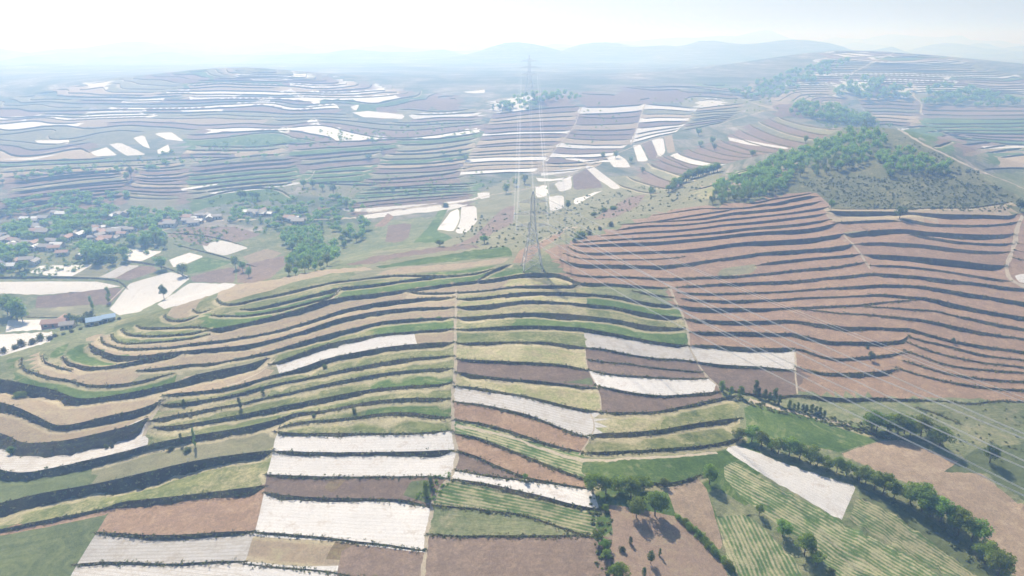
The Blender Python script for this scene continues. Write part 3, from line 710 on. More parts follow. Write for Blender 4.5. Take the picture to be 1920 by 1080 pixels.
# ------------------------------------------------------------------ materials
def nodes(m):
    m.use_nodes = True; nt = m.node_tree; nt.nodes.clear(); return nt
def mat_ground(kind):
    name, a, b, c = PAL[kind]
    m = bpy.data.materials.new(name + '_' + {'w': 'grey', 'p': 'orchard', 'n': 'bare', 'Y': 'patchy', 'P': 'purple', 'D': 'far', 'H': 'dome'}.get(kind, 'soil')); nt = nodes(m); N, L = nt.nodes, nt.links
    out = N.new('ShaderNodeOutputMaterial'); bs = N.new('ShaderNodeBsdfPrincipled'); L.new(bs.outputs[0], out.inputs[0])
    bs.inputs['Roughness'].default_value = .75 if kind in 'Ww' else .95; bs.inputs['Specular IOR Level'].default_value = .25 if kind in 'Ww' else .08
    geo = N.new('ShaderNodeNewGeometry'); uv = N.new('ShaderNodeUVMap'); oi = N.new('ShaderNodeObjectInfo')
    def noise(vec, sc, det=3, rough=.6, off=None):
        n = N.new('ShaderNodeTexNoise'); n.inputs['Scale'].default_value = sc; n.inputs['Detail'].default_value = det; n.inputs['Roughness'].default_value = rough
        L.new(vec, n.inputs['Vector']); return n.outputs['Fac']
    def ramp(fac, p0, p1, c0=(0, 0, 0, 1), c1=(1, 1, 1, 1)):
        r = N.new('ShaderNodeMapRange'); r.inputs['From Min'].default_value = p0; r.inputs['From Max'].default_value = p1; L.new(fac, r.inputs['Value']); return r.outputs[0]
    def mix(f, x, y):
        n = N.new('ShaderNodeMix'); n.data_type = 'RGBA'
        if hasattr(f, 'links'): L.new(f, n.inputs[0])
        else: n.inputs[0].default_value = f
        for i, v in ((6, x), (7, y)):
            if hasattr(v, 'links'): L.new(v, n.inputs[i])
            else: n.inputs[i].default_value = (*v, 1)
        return n.outputs[2]
    def math_(op, x, y):
        n = N.new('ShaderNodeMath'); n.operation = op
        for i, v in ((0, x), (1, y)):
            if hasattr(v, 'links'): L.new(v, n.inputs[i])
            else: n.inputs[i].default_value = v
        return n.outputs[0]
    def stretch(sx, sy):
        n = N.new('ShaderNodeMapping'); n.inputs['Scale'].default_value = (sx, sy, 1); L.new(uv.outputs[0], n.inputs['Vector']); return n.outputs[0]
    pos = geo.outputs['Position']
    big = noise(pos, .035 if kind in 'SDHK' else .05, 4, .62); fine = noise(pos, .9, 4, .7); mid = noise(pos, .22, 4, .65)
    streak = noise(stretch(.045, .75), 1.0, 3, .6)
    if kind == 'R':
        wv = N.new('ShaderNodeTexWave'); wv.wave_type = 'BANDS'; wv.bands_direction = 'Y'; wv.inputs['Scale'].default_value = .27; wv.inputs['Distortion'].default_value = 2.2; wv.inputs['Detail'].default_value = 3
        wv.inputs['Detail Scale'].default_value = .35; L.new(uv.outputs[0], wv.inputs['Vector'])
        f = math_('ADD', wv.outputs['Fac'], math_('MULTIPLY', math_('SUBTRACT', mid, .5), 4.2)); f = math_('ADD', f, math_('MULTIPLY', math_('SUBTRACT', fine, .5), .7))
        f2 = math_('MULTIPLY', math_('SUBTRACT', noise(stretch(.02, .35), 1, 2), .5), 1.6); f = math_('ADD', f, f2)
        col = mix(ramp(f, .05, 1.05), a, b); col = mix(math_('MULTIPLY', ramp(mid, .5, .7), .35), col, c)
    elif kind in 'gY':
        f = math_('ADD', math_('MULTIPLY', streak, .6), math_('MULTIPLY', mid, .5)); col = mix(ramp(f, .42, .66), a, b)
        col = mix(math_('MULTIPLY', ramp(math_('ADD', math_('MULTIPLY', big, .6), math_('MULTIPLY', fine, .4)), .47, .62), .8), col, c)
    elif kind == 'G':
        col = mix(ramp(math_('ADD', math_('MULTIPLY', big, .5), math_('MULTIPLY', fine, .5)), .4, .62), a, b); col = mix(math_('MULTIPLY', ramp(math_('ADD', math_('MULTIPLY', streak, .5), math_('MULTIPLY', mid, .5)), .53, .66), .75), col, c)
    elif kind in 'Ww':
        col = mix(ramp(math_('ADD', math_('MULTIPLY', streak, .7), math_('MULTIPLY', fine, .3)), .46, .66), a, b)
        wv = N.new('ShaderNodeTexWave'); wv.wave_type = 'BANDS'; wv.bands_direction = 'Y'; wv.inputs['Scale'].default_value = .26; wv.inputs['Distortion'].default_value = .6; L.new(uv.outputs[0], wv.inputs['Vector'])
        col = mix(math_('MULTIPLY', ramp(wv.outputs['Fac'], .72, 1.0), .20 if kind == 'W' else .45), col, c)
        col = mix(math_('MULTIPLY', ramp(math_('ADD', math_('MULTIPLY', mid, .55), math_('MULTIPLY', fine, .45)), .52 if kind == 'W' else .47, .64), .75), col, c)
    elif kind == 'D':
        mp = N.new('ShaderNodeMapping'); mp.inputs['Scale'].default_value = (.006, .006, .32); L.new(pos, mp.inputs['Vector']); ct = noise(mp.outputs[0], 1.0, 3, .75)
        col = mix(ramp(ct, .40, .60), a, (.30, .27, .22)); col = mix(math_('MULTIPLY', ramp(big, .5, .62), .8), col, a); col = mix(math_('MULTIPLY', ramp(ct, .62, .70), .7), col, (.52, .48, .44))
    elif kind in 'SDH':
        f = math_('ADD', math_('MULTIPLY', big, .55), math_('MULTIPLY', fine, .45)); col = mix(ramp(f, .40, .60), a, b); col = mix(math_('MULTIPLY', ramp(mid, .5, .68), .7), col, c)
    elif kind == 'bank':
        st = noise(stretch(.06, .9), 1.2, 3, .65)
        col = mix(ramp(fine, .35, .65), a, b); col = mix(math_('MULTIPLY', ramp(math_('ADD', math_('MULTIPLY', st, .5), math_('MULTIPLY', mid, .5)), .46, .62), .85), col, c)
    else:
        f = math_('ADD', math_('MULTIPLY', streak, .55), math_('MULTIPLY', big, .45)); col = mix(ramp(f, .40, .62), a, b); col = mix(math_('MULTIPLY', ramp(math_('ADD', math_('MULTIPLY', mid, .5), math_('MULTIPLY', fine, .5)), .5, .68), .6), col, c)
    # verge of dry grass along the foot of each bank, and field to field differences
    if kind in 'GgYNO':
        sx = N.new('ShaderNodeSeparateXYZ'); L.new(uv.outputs[0], sx.inputs[0]); e = math_('ADD', sx.outputs['Y'], math_('MULTIPLY', math_('SUBTRACT', mid, .5), 2.2))
        col = mix(math_('MULTIPLY', ramp(e, 2.5, 1.5), .7), col, (.44, .38, .25))
    hs = N.new('ShaderNodeHueSaturation'); L.new(col, hs.inputs['Color'])
    v = math_('ADD', math_('MULTIPLY', oi.outputs['Random'], .26), .87); 
    grain = noise(pos, 2.6, 2, .7)
    rel = math_('ADD', math_('ADD', math_('MULTIPLY', math_('SUBTRACT', fine, .5), .75), math_('MULTIPLY', math_('SUBTRACT', grain, .5), .9)), math_('MULTIPLY', math_('SUBTRACT', mid, .5), .55))
    rel = math_('ADD', rel, math_('ADD', math_('MULTIPLY', math_('SUBTRACT', streak, .5), .6), math_('MULTIPLY', math_('SUBTRACT', big, .5), .5)))
    if kind in 'Ww': rel = math_('MULTIPLY', rel, .55)
    v = math_('MULTIPLY', v, math_('ADD', rel, 1.0)); L.new(v, hs.inputs['Value'])
    L.new(hs.outputs[0], bs.inputs['Base Color'])
    bp = N.new('ShaderNodeBump'); bp.inputs['Strength'].default_value = .55 if kind in ('bank', 'S', 'D', 'H', 'B') else .35; bp.inputs['Distance'].default_value = .5 if kind in ('bank', 'S', 'D', 'H') else .22
    hgt = math_('ADD', math_('MULTIPLY', fine, .7), math_('MULTIPLY', noise(stretch(.15, 2.2), 1, 2), .6)); L.new(hgt, bp.inputs['Height']); L.new(bp.outputs[0], bs.inputs['Normal'])
    return m
MAT = {k: mat_ground(k) for k in PAL}
def simple_mat(name, col, rough=.7, metal=0.0, var=.12, scale=3.0):
    m = bpy.data.materials.new(name); nt = nodes(m); N, L = nt.nodes, nt.links
    out = N.new('ShaderNodeOutputMaterial'); bs = N.new('ShaderNodeBsdfPrincipled'); L.new(bs.outputs[0], out.inputs[0])
    no = N.new('ShaderNodeTexNoise'); no.inputs['Scale'].default_value = scale; tc = N.new('ShaderNodeTexCoord'); L.new(tc.outputs['Object'], no.inputs['Vector'])
    mx = N.new('ShaderNodeMix'); mx.data_type = 'RGBA'; mx.inputs[6].default_value = (*[c * (1 - var) for c in col], 1); mx.inputs[7].default_value = (*[min(1, c * (1 + var)) for c in col], 1)
    L.new(no.outputs['Fac'], mx.inputs[0]); L.new(mx.outputs[2], bs.inputs['Base Color']); bs.inputs['Roughness'].default_value = rough; bs.inputs['Metallic'].default_value = metal
    return m
def leaf_mat(name, a, b, trans=.5):
    m = bpy.data.materials.new(name); nt = nodes(m); N, L = nt.nodes, nt.links
    out = N.new('ShaderNodeOutputMaterial'); at = N.new('ShaderNodeAttribute'); at.attribute_name = 'tint'; oi = N.new('ShaderNodeObjectInfo')
    mx = N.new('ShaderNodeMix'); mx.data_type = 'RGBA'; mx.inputs[6].default_value = (*a, 1); mx.inputs[7].default_value = (*b, 1); L.new(at.outputs['Fac'], mx.inputs[0])
    hs = N.new('ShaderNodeHueSaturation'); L.new(mx.outputs[2], hs.inputs['Color'])
    ma = N.new('ShaderNodeMath'); ma.operation = 'MULTIPLY_ADD'; ma.inputs[1].default_value = .5; ma.inputs[2].default_value = .75; L.new(oi.outputs['Random'], ma.inputs[0]); L.new(ma.outputs[0], hs.inputs['Value'])
    ma2 = N.new('ShaderNodeMath'); ma2.operation = 'MULTIPLY_ADD'; ma2.inputs[1].default_value = .05; ma2.inputs[2].default_value = .475; L.new(oi.outputs['Random'], ma2.inputs[0]); L.new(ma2.outputs[0], hs.inputs['Hue'])
    df = N.new('ShaderNodeBsdfDiffuse'); tr = N.new('ShaderNodeBsdfTranslucent'); ms = N.new('ShaderNodeMixShader'); ms.inputs[0].default_value = trans
    L.new(hs.outputs[0], df.inputs[0]); L.new(hs.outputs[0], tr.inputs[0]); L.new(df.outputs[0], ms.inputs[1]); L.new(tr.outputs[0], ms.inputs[2]); L.new(ms.outputs[0], out.inputs[0])
    return m
LEAF = {'broad': leaf_mat('leaves_green', (.16, .245, .04), (.31, .41, .095)), 'poplar': leaf_mat('leaves_poplar', (.085, .145, .045), (.18, .255, .08)),
        'pale': leaf_mat('leaves_pale', (.10, .15, .045), (.20, .25, .09)), 'scrub': leaf_mat('leaves_scrub', (.14, .17, .06), (.24, .25, .11), .45), 'young': leaf_mat('leaves_young', (.20, .31, .06), (.35, .46, .12)), 'dry': leaf_mat('dry_grass', (.26, .23, .13), (.14, .17, .06), .3)}
BARK = simple_mat('bark', (.13, .10, .075), .95)

# ------------------------------------------------------------------ ground meshes, one object for every field, bank and track
def link(name, me, mat=None, kind=None, parent=None):
    o = bpy.data.objects.new(name, me); COL.objects.link(o)
    if mat: me.materials.append(mat)
    if kind: o['kind'] = kind
    if parent: o.parent = parent
    return o
def mesh_np(name, v, f, uv=None, tint=None, smooth=False):
    """f: (n,3) or (n,4) index array"""
    me = bpy.data.meshes.new(name); k = f.shape[1]; me.vertices.add(len(v)); me.vertices.foreach_set('co', np.ascontiguousarray(v, dtype=np.float32).ravel())
    me.loops.add(f.size); me.loops.foreach_set('vertex_index', f.astype(np.int32).ravel()); me.polygons.add(len(f))
    me.polygons.foreach_set('loop_start', np.arange(0, f.size, k, dtype=np.int32)); me.polygons.foreach_set('loop_total', np.full(len(f), k, np.int32))
    if smooth: me.polygons.foreach_set('use_smooth', np.ones(len(f), bool))
    if uv is not None:
        l = me.uv_layers.new(name='UVMap'); l.data.foreach_set('uv', uv[f.ravel()].astype(np.float32).ravel())
    if tint is not None:
        a = me.attributes.new('tint', 'FLOAT', 'POINT'); a.data.foreach_set('value', tint.astype(np.float32))
    me.update(); me.validate(); return me
toe_pts = [(p[0], p[1], i) for i, p in enumerate(BANKPTS) if p[3] == 1]
tk = kdtree.KDTree(len(toe_pts))
for x, y, i in toe_pts: tk.insert((x, y, 0), i)
tk.balance()
own = np.full(len(vo), -1)
for i, o in enumerate(ov):
    pass
vtoe = np.zeros(len(vo))
for i, (x, y) in enumerate(vo):
    near = bk.find((x, y, 0)); me_line = BANKPTS[near[1]][2] if near[2] < .5 and BANKPTS[near[1]][3] == 0 else -1
    best = 60.0
    for co, idx, d in tk.find_n((x, y, 0), 10):
        if BANKPTS[idx][2] != me_line: best = d; break
    vtoe[i] = min(best, 60)
def uv_for(vi, straight):
    p = vo[vi]; c = p.mean(0); q = p - c; w_, v_ = np.linalg.eigh(q.T @ q + np.eye(2) * 1e-6); ax = v_[:, 1]; ax = ax if ax[0] > 0 else -ax
    u = q @ ax; v = q @ np.array([-ax[1], ax[0]])
    return np.stack([u + c[0], (v + 40) if straight else vtoe[vi]], -1)
key = np.empty(len(tri), object)
for i in range(len(tri)):
    if fid[i] >= 0:
        if ftype[i] == 'bank': g = LINE_OBJ[fid[i]]; key[i] = ('bank', g if g else int(fid[i]))
        elif ftype[i] == 'track': key[i] = ('track', int(fid[i]))
        else: key[i] = (ftype[i], int(fid[i]))
    elif ftype[i] in 'SDH' or comp_area[lab[i]] < 15: key[i] = (ftype[i] if ftype[i] in PAL else 'S', -7)
    elif under[i] >= 0: key[i] = (ftype[i], 10000 + int(under[i]))
    else: key[i] = (ftype[i], 30000 + int(lab[i]))
groups = {}
for i, k in enumerate(key): groups.setdefault(k, []).append(i)
ROWDIR = {}
for (k, gid), fl in groups.items():
    f = tri[fl]; vi, inv = np.unique(f, return_inverse=True); f2 = inv.reshape(f.shape)
    straight = k in ('n', 'p') and gid >= 5000 and gid < 10000 or k in 'SDHRWw'
    uv = uv_for(vi, straight); c = verts3[vi].mean(0); name = PAL[k][0]
    me = mesh_np(name, verts3[vi] - c, f2, uv, smooth=(k in 'SDH'))
    o = link(name, me, MAT[k], 'structure'); o.location = c
print('GROUND objects', len(groups), 'tris', len(tri))

# ------------------------------------------------------------------ far hills beyond the valley
hx = np.linspace(-7500, 7500, 260); hy = np.geomspace(2300, 9000, 90); XX, YY = np.meshgrid(hx, hy)
def ridge(y0, z0, wd, ph, amp): return (z0 + amp * np.sin(XX / 900 + ph) + amp * .5 * np.sin(XX / 370 + ph * 2)) * np.exp(-((YY - y0 - 200 * np.sin(XX / 1500 + ph)) / wd) ** 2)
HZ = 15 + np.maximum.reduce([ridge(3000, 34, 450, 1.0, 20), ridge(4400, 52, 600, 3.1, 26), ridge(6300, 84, 800, 5.0, 36)]) + 24 * vnoise(XX, YY, 380, 8) + 13 * vnoise(XX, YY, 160, 9)
HZ += 72 * np.exp(-((XX - 1000) / 330) ** 2 - ((YY - 2900) / 330) ** 2) + 22 * np.exp(-((XX - 480) / 300) ** 2 - ((YY - 3100) / 300) ** 2) + 95 * np.exp(-((XX + 2000) / 700) ** 2 - ((YY - 3600) / 400) ** 2)
HZ[0] = -13; HZ[1] = np.minimum(HZ[1], 30)
ii = np.arange(89 * 260).reshape(89, 260)[:, :259].ravel(); ff = np.stack([ii, ii + 1, ii + 261, ii + 260], -1)
hv = np.stack([XX.ravel(), YY.ravel(), HZ.ravel()], -1)
link('far_hills', mesh_np('far_hills', hv, ff, hv[:, :2], smooth=True), MAT['D'], 'structure')

# ------------------------------------------------------------------ plants
def tube(path, radii, k=6):
    v, f = [], []
    path = [Vector(p) for p in path]
    for i, p in enumerate(path):
        d = (path[min(i + 1, len(path) - 1)] - path[max(i - 1, 0)]).normalized(); a = d.orthogonal().normalized(); b = d.cross(a)
        v += [p + (a * math.cos(t) + b * math.sin(t)) * radii[i] for t in np.linspace(0, 2 * math.pi, k, endpoint=False)]
    for i in range(len(path) - 1):
        for j in range(k): f.append((i * k + j, i * k + (j + 1) % k, (i + 1) * k + (j + 1) % k, (i + 1) * k + j))
    return [tuple(p) for p in v], f
def join(parts):
    v, f = [], []
    for a, b in parts:
        n_ = len(v); v += a; f += [tuple(i + n_ for i in q) for q in b]
    return v, f
def pymesh(name, v, f, mat=None):
    me = bpy.data.meshes.new(name); me.from_pydata([tuple(p) for p in v], [], f); me.update()
    if mat: me.materials.append(mat)
    return me
def leaves(cent, size, r, up=.35, seed=0):
    """leaf quads round the given centres; returns verts, quads, tint per vertex"""
    g = np.random.default_rng(seed); n_ = len(cent)
    nrm = g.normal(0, 1, (n_, 3)); nrm[:, 2] += up; nrm /= np.linalg.norm(nrm, axis=1)[:, None]
    a = np.cross(nrm, g.normal(0, 1, (n_, 3))); a /= np.linalg.norm(a, axis=1)[:, None] + 1e-9; b = np.cross(nrm, a)
    s = size * g.uniform(.6, 1.3, n_)[:, None]
    v = np.stack([cent - a * s, cent - b * s * .55, cent + a * s, cent + b * s * .55], 1).reshape(-1, 3)
    return v, np.arange(n_ * 4).reshape(-1, 4)
def crown(kind, n_, seed, leaf):
    """crown in unit height, unit half width 0.5; clumps of leaves with gaps between"""
    g = np.random.default_rng(seed); c = []; t = []
    if kind == 'round':
        m = 26
        for i in range(m):
            d = g.normal(0, 1, 3); d /= np.linalg.norm(d); d[2] = d[2] * .9 + .1
            rr = g.uniform(.62, 1.0) if i > 5 else .3
            ce = np.array([d[0] * .36 * rr, d[1] * .36 * rr, .56 + d[2] * .34 * rr]); rad = g.uniform(.10, .17); k = n_ // m
            p = g.normal(0, 1, (k, 3)); p /= np.linalg.norm(p, axis=1)[:, None]; p = ce + p * rad * g.uniform(.55, 1.05, k)[:, None] * np.array([1, 1, .85]); c.append(p); t.append(np.clip(np.full(k, g.uniform(.1, .9)) + g.normal(0, .15, k), 0, 1))
    elif kind == 'poplar':
        m = 22
        for i in range(m):
            h = .12 + .84 * i / m; w = .42 * math.sin(min(1, (1 - h) * 1.25 + .12) * 1.5) * (.55 + .6 * min(1, h * 3)) ; a = g.uniform(0, 6.28)
            ce = np.array([math.cos(a) * w * .5, math.sin(a) * w * .5, h]); k = n_ // m; p = g.normal(0, 1, (k, 3)); p /= np.linalg.norm(p, axis=1)[:, None]
            p = ce + p * np.array([.22, .22, .075]) * g.uniform(.5, 1.1, k)[:, None]; c.append(p); t.append(np.clip(np.full(k, g.uniform(.1, .9)) + g.normal(0, .15, k), 0, 1))
    else:                                                 # bush, wide and low
        m = 12
        for i in range(m):
            a, r_ = g.uniform(0, 6.28), g.uniform(0, .33); ce = np.array([math.cos(a) * r_, math.sin(a) * r_, g.uniform(.22, .62) - r_ * .4]); k = n_ // m
            p = g.normal(0, 1, (k, 3)); p /= np.linalg.norm(p, axis=1)[:, None]; p = ce + p * np.array([.2, .2, .3]) * g.uniform(.5, 1.1, k)[:, None]; p[:, 2] = abs(p[:, 2]); c.append(p); t.append(np.clip(np.full(k, g.uniform(.1, .9)) + g.normal(0, .15, k), 0, 1))
    c = np.concatenate(c); t = np.concatenate(t); v, f = leaves(c, leaf, 0, 1.3, seed); return v, f, np.repeat(t, 4)
def trunk_mesh(kind, seed):
    g = random.Random(seed); parts = []
    top = .9 if kind == 'poplar' else .62 if kind == 'round' else .35
    parts.append(tube([(0, 0, -.06), (g.uniform(-.01, .01), 0, .12), (g.uniform(-.03, .03), g.uniform(-.03, .03), top * .6), (g.uniform(-.04, .04), g.uniform(-.04, .04), top)], [.032, .026, .018, .006]))
    for i in range(5 if kind != 'bush' else 4):
        a = i * 1.3 + g.uniform(-.3, .3); h = top * g.uniform(.25, .6) if kind != 'bush' else .03; l = .12 if kind == 'poplar' else .3
        parts.append(tube([(0, 0, h), (math.cos(a) * l * .5, math.sin(a) * l * .5, h + .12), (math.cos(a) * l, math.sin(a) * l, h + .3)], [.014, .009, .003], 5))
    v, f = join(parts); return pymesh('trunk', v, f, BARK)
PROTO = {}
def proto(kind, leafk, detail, i):
    key_ = (kind, leafk, detail, i)
    if key_ not in PROTO:
        n_ = {'near': 3400, 'mid': 900, 'far': 300}[detail]; lf = {'near': .030, 'mid': .052, 'far': .085}[detail]
        v, f, t = crown(kind, n_, 100 + i * 7 + len(kind), lf); me = mesh_np('crown', v, f, None, t); me.materials.append(LEAF[leafk]); PROTO[key_] = (trunk_mesh(kind, i), me)
    return PROTO[key_]
NTREE = 0
def place_tree(name, label, cat, group, x, y, zz, w, h, kind='round', leafk='broad', detail='mid'):
    global NTREE
    tm, cm = proto(kind, leafk, detail, NTREE % (4 if detail != 'far' else 3)); NTREE += 1
    o = bpy.data.objects.new(name, None); COL.objects.link(o); o.location = (x, y, zz - .05); o.rotation_euler = (0, 0, random.uniform(0, 6.28)); o.scale = (w, w, h)
    o['label'] = label; o['category'] = cat
    if group: o['group'] = group
    for nm, me in (('trunk', tm), ('crown', cm)):
        c = bpy.data.objects.new(nm, me); COL.objects.link(c); c.parent = o
    return o
def at(px, py):
    p = hit([px], [py])[0]; zz = ground(p[0], p[1])
    for _ in range(4):                                    # settle on the built ground rather than the smooth one
        d = ray(px, py); t = (zz - CAM_Z) / d[2]; q = d * t; z2 = ground(q[0], q[1])
        if np.hypot(q[0] - p[0], q[1] - p[1]) > 25: break
        p = q; zz = z2
    return p[0], p[1], zz, math.sqrt(p[0] ** 2 + p[1] ** 2 + (zz - CAM_Z) ** 2)
ORD = 'first second third fourth fifth sixth seventh eighth ninth tenth eleventh twelfth thirteenth fourteenth fifteenth sixteenth seventeenth eighteenth nineteenth twentieth'.split()
def size_of(dist, zz, w, h):
    sd = (CAM_Z - zz) / dist; cd = math.sqrt(max(.02, 1 - sd * sd)); W_ = w * dist / F; return W_, max((h * dist / F - W_ * sd * .55) / cd, W_ * .5)
# singles: px x, base y, width, height | form, leaves | label
SINGLES = """
1330,908,37,44|round,broad|round dark green tree at the corner where the green strip meets the white strip
1245,908,19,22|round,broad|small round tree on the bank between the two big clumps
1135,958,17,17|round,broad|small round tree below the clump at the end of the white strip
1193,970,38,46|round,broad|shorter of the two big trees standing out in the brown orchard ground
1228,967,50,56|round,broad|biggest tree of the clump, standing out in the brown orchard ground
1122,1018,28,34|round,broad|upper tree of three on the edge of the brown ploughed field
1133,1032,26,30|round,broad|middle tree of three on the edge of the brown ploughed field
1136,1050,23,26|round,broad|lowest tree of three on the edge of the brown ploughed field
1160,1088,42,42|round,broad|bushy tree cut by the bottom edge of the photo beside the orchard ground
1167,1033,15,16|bush,pale|low pale bush in the upper corner of the orchard ground
1182,1020,9,16|poplar,pale|thin pale sapling in the upper corner of the orchard ground
1220,1057,17,27|round,pale|pale sapling in the middle of the brown orchard ground
1237,1043,7,16|poplar,pale|thin bare looking sapling behind the pale orchard sapling
1207,1080,10,18|poplar,pale|thin sapling at the bottom of the orchard ground
1423,967,19,27|round,broad|smallest tree of the row along the striped field
1467,1006,34,38|round,broad|round tree in the row along the striped field, second from the top
1508,1042,42,48|round,broad|large tree in the row along the striped field, upper of the joined pair
1530,1062,32,36|round,broad|lower tree of the joined pair in the row along the striped field
1557,1082,18,20|round,pale|pale bush at the foot of the row along the striped field
1855,868,29,38|round,pale|pale airy tree alone on the green slope above the ploughed tan field
1760,840,42,44|round,broad|separate tree at the lower end of the upper tree belt
985,902,13,20|round,broad|lone dark little tree at the edge of the narrow white strip
915,958,11,11|bush,pale|small yellowish bush on the bank above the scrubby field
608,690,12,12|bush,broad|dark round bush under the narrow white strip
450,766,10,22|poplar,pale|yellowish young poplar on the terrace below the white strip
345,762,8,14|poplar,pale|small sapling on the second terrace below the white strip
493,738,9,15|poplar,pale|pale sapling on the terrace just below the fallow strip
366,838,7,34|poplar,broad|tall thin poplar on the broad dark bank
339,822,8,20|poplar,pale|short sapling beside the tall thin poplar
320,843,14,12|bush,scrub|grey green shrub left of the tall poplar on the dark bank
352,846,16,13|bush,scrub|grey green shrub under the tall poplar on the dark bank
195,824,9,13|bush,scrub|first of two little shrubs on the dark bank above the white strip
206,822,9,14|bush,scrub|second of two little shrubs on the dark bank above the white strip
22,850,15,18|bush,broad|dark green shrub on the bank at the photo's edge above the white strip
37,744,22,14|bush,broad|dark round shrub at the foot of the broad bank below the green nose field
1632,677,14,20|round,pale|bright sapling on the bank among brown terraces
1787,640,9,12|round,pale|small bright sapling on the far brown terraces
1628,646,7,8|bush,pale|tiny bush on the brown terrace bank
664,774,10,16|bush,broad|dark shrub on the bank of the green terraces
588,782,9,10|bush,broad|little shrub at the fork of the green terraces
808,915,14,26|poplar,broad|upper poplar of the pair beside the earth track
800,934,17,34|poplar,broad|lower poplar of the pair beside the earth track
308,561,17,30|round,pale|thin nearly bare tree between two white fields in the valley
205,567,10,28|poplar,broad|dense column tree at the tip of the white valley field
173,580,8,24|poplar,broad|slim column tree beside the white valley field
1688,402,24,24|round,pale|round bright tree on the edge between scrub and brown terraces
1558,394,14,20|round,broad|dark tree at the corner of scrub hill and brown terraces
1912,396,22,24|round,pale|bright tree by the track at the hill's edge
1065,393,15,22|round,broad|dark column shaped tree beside the white field above the pylon
1220,368,14,19|round,broad|dark tree on the pale ridge above the brown terraces
908,457,24,20|round,broad|round tree on the green slope left of the pylon
825,462,22,19|round,broad|round tree beside the pinkish ploughed slope
835,388,20,12|bush,broad|spreading tree between the white strips
1090,446,30,24|bush,broad|dark shrub at the upper corner of the brown terraces
1078,454,14,14|bush,broad|low dark shrub beside the pylon track
1510,268,10,17|round,broad|dark lone tree on the curved pale terraces
1410,293,17,14|round,broad|dark round tree below the narrow white strip on the curved terraces
"""
for ln in SINGLES.strip().split('\n'):
    a, b, lab_ = ln.split('|'); px_, py_, w_, h_ = map(float, a.split(',')); kd_, lf_ = b.split(','); x, y, zz, dist = at(px_, py_); W_, H_ = size_of(dist, zz, w_, h_)
    place_tree({'round': 'broadleaf_tree', 'poplar': 'poplar', 'bush': 'shrub'}[kd_], lab_, 'shrub' if kd_ == 'bush' else 'tree', None, x, y, zz, W_, H_, kd_, lf_, 'near' if py_ > 560 else 'mid')
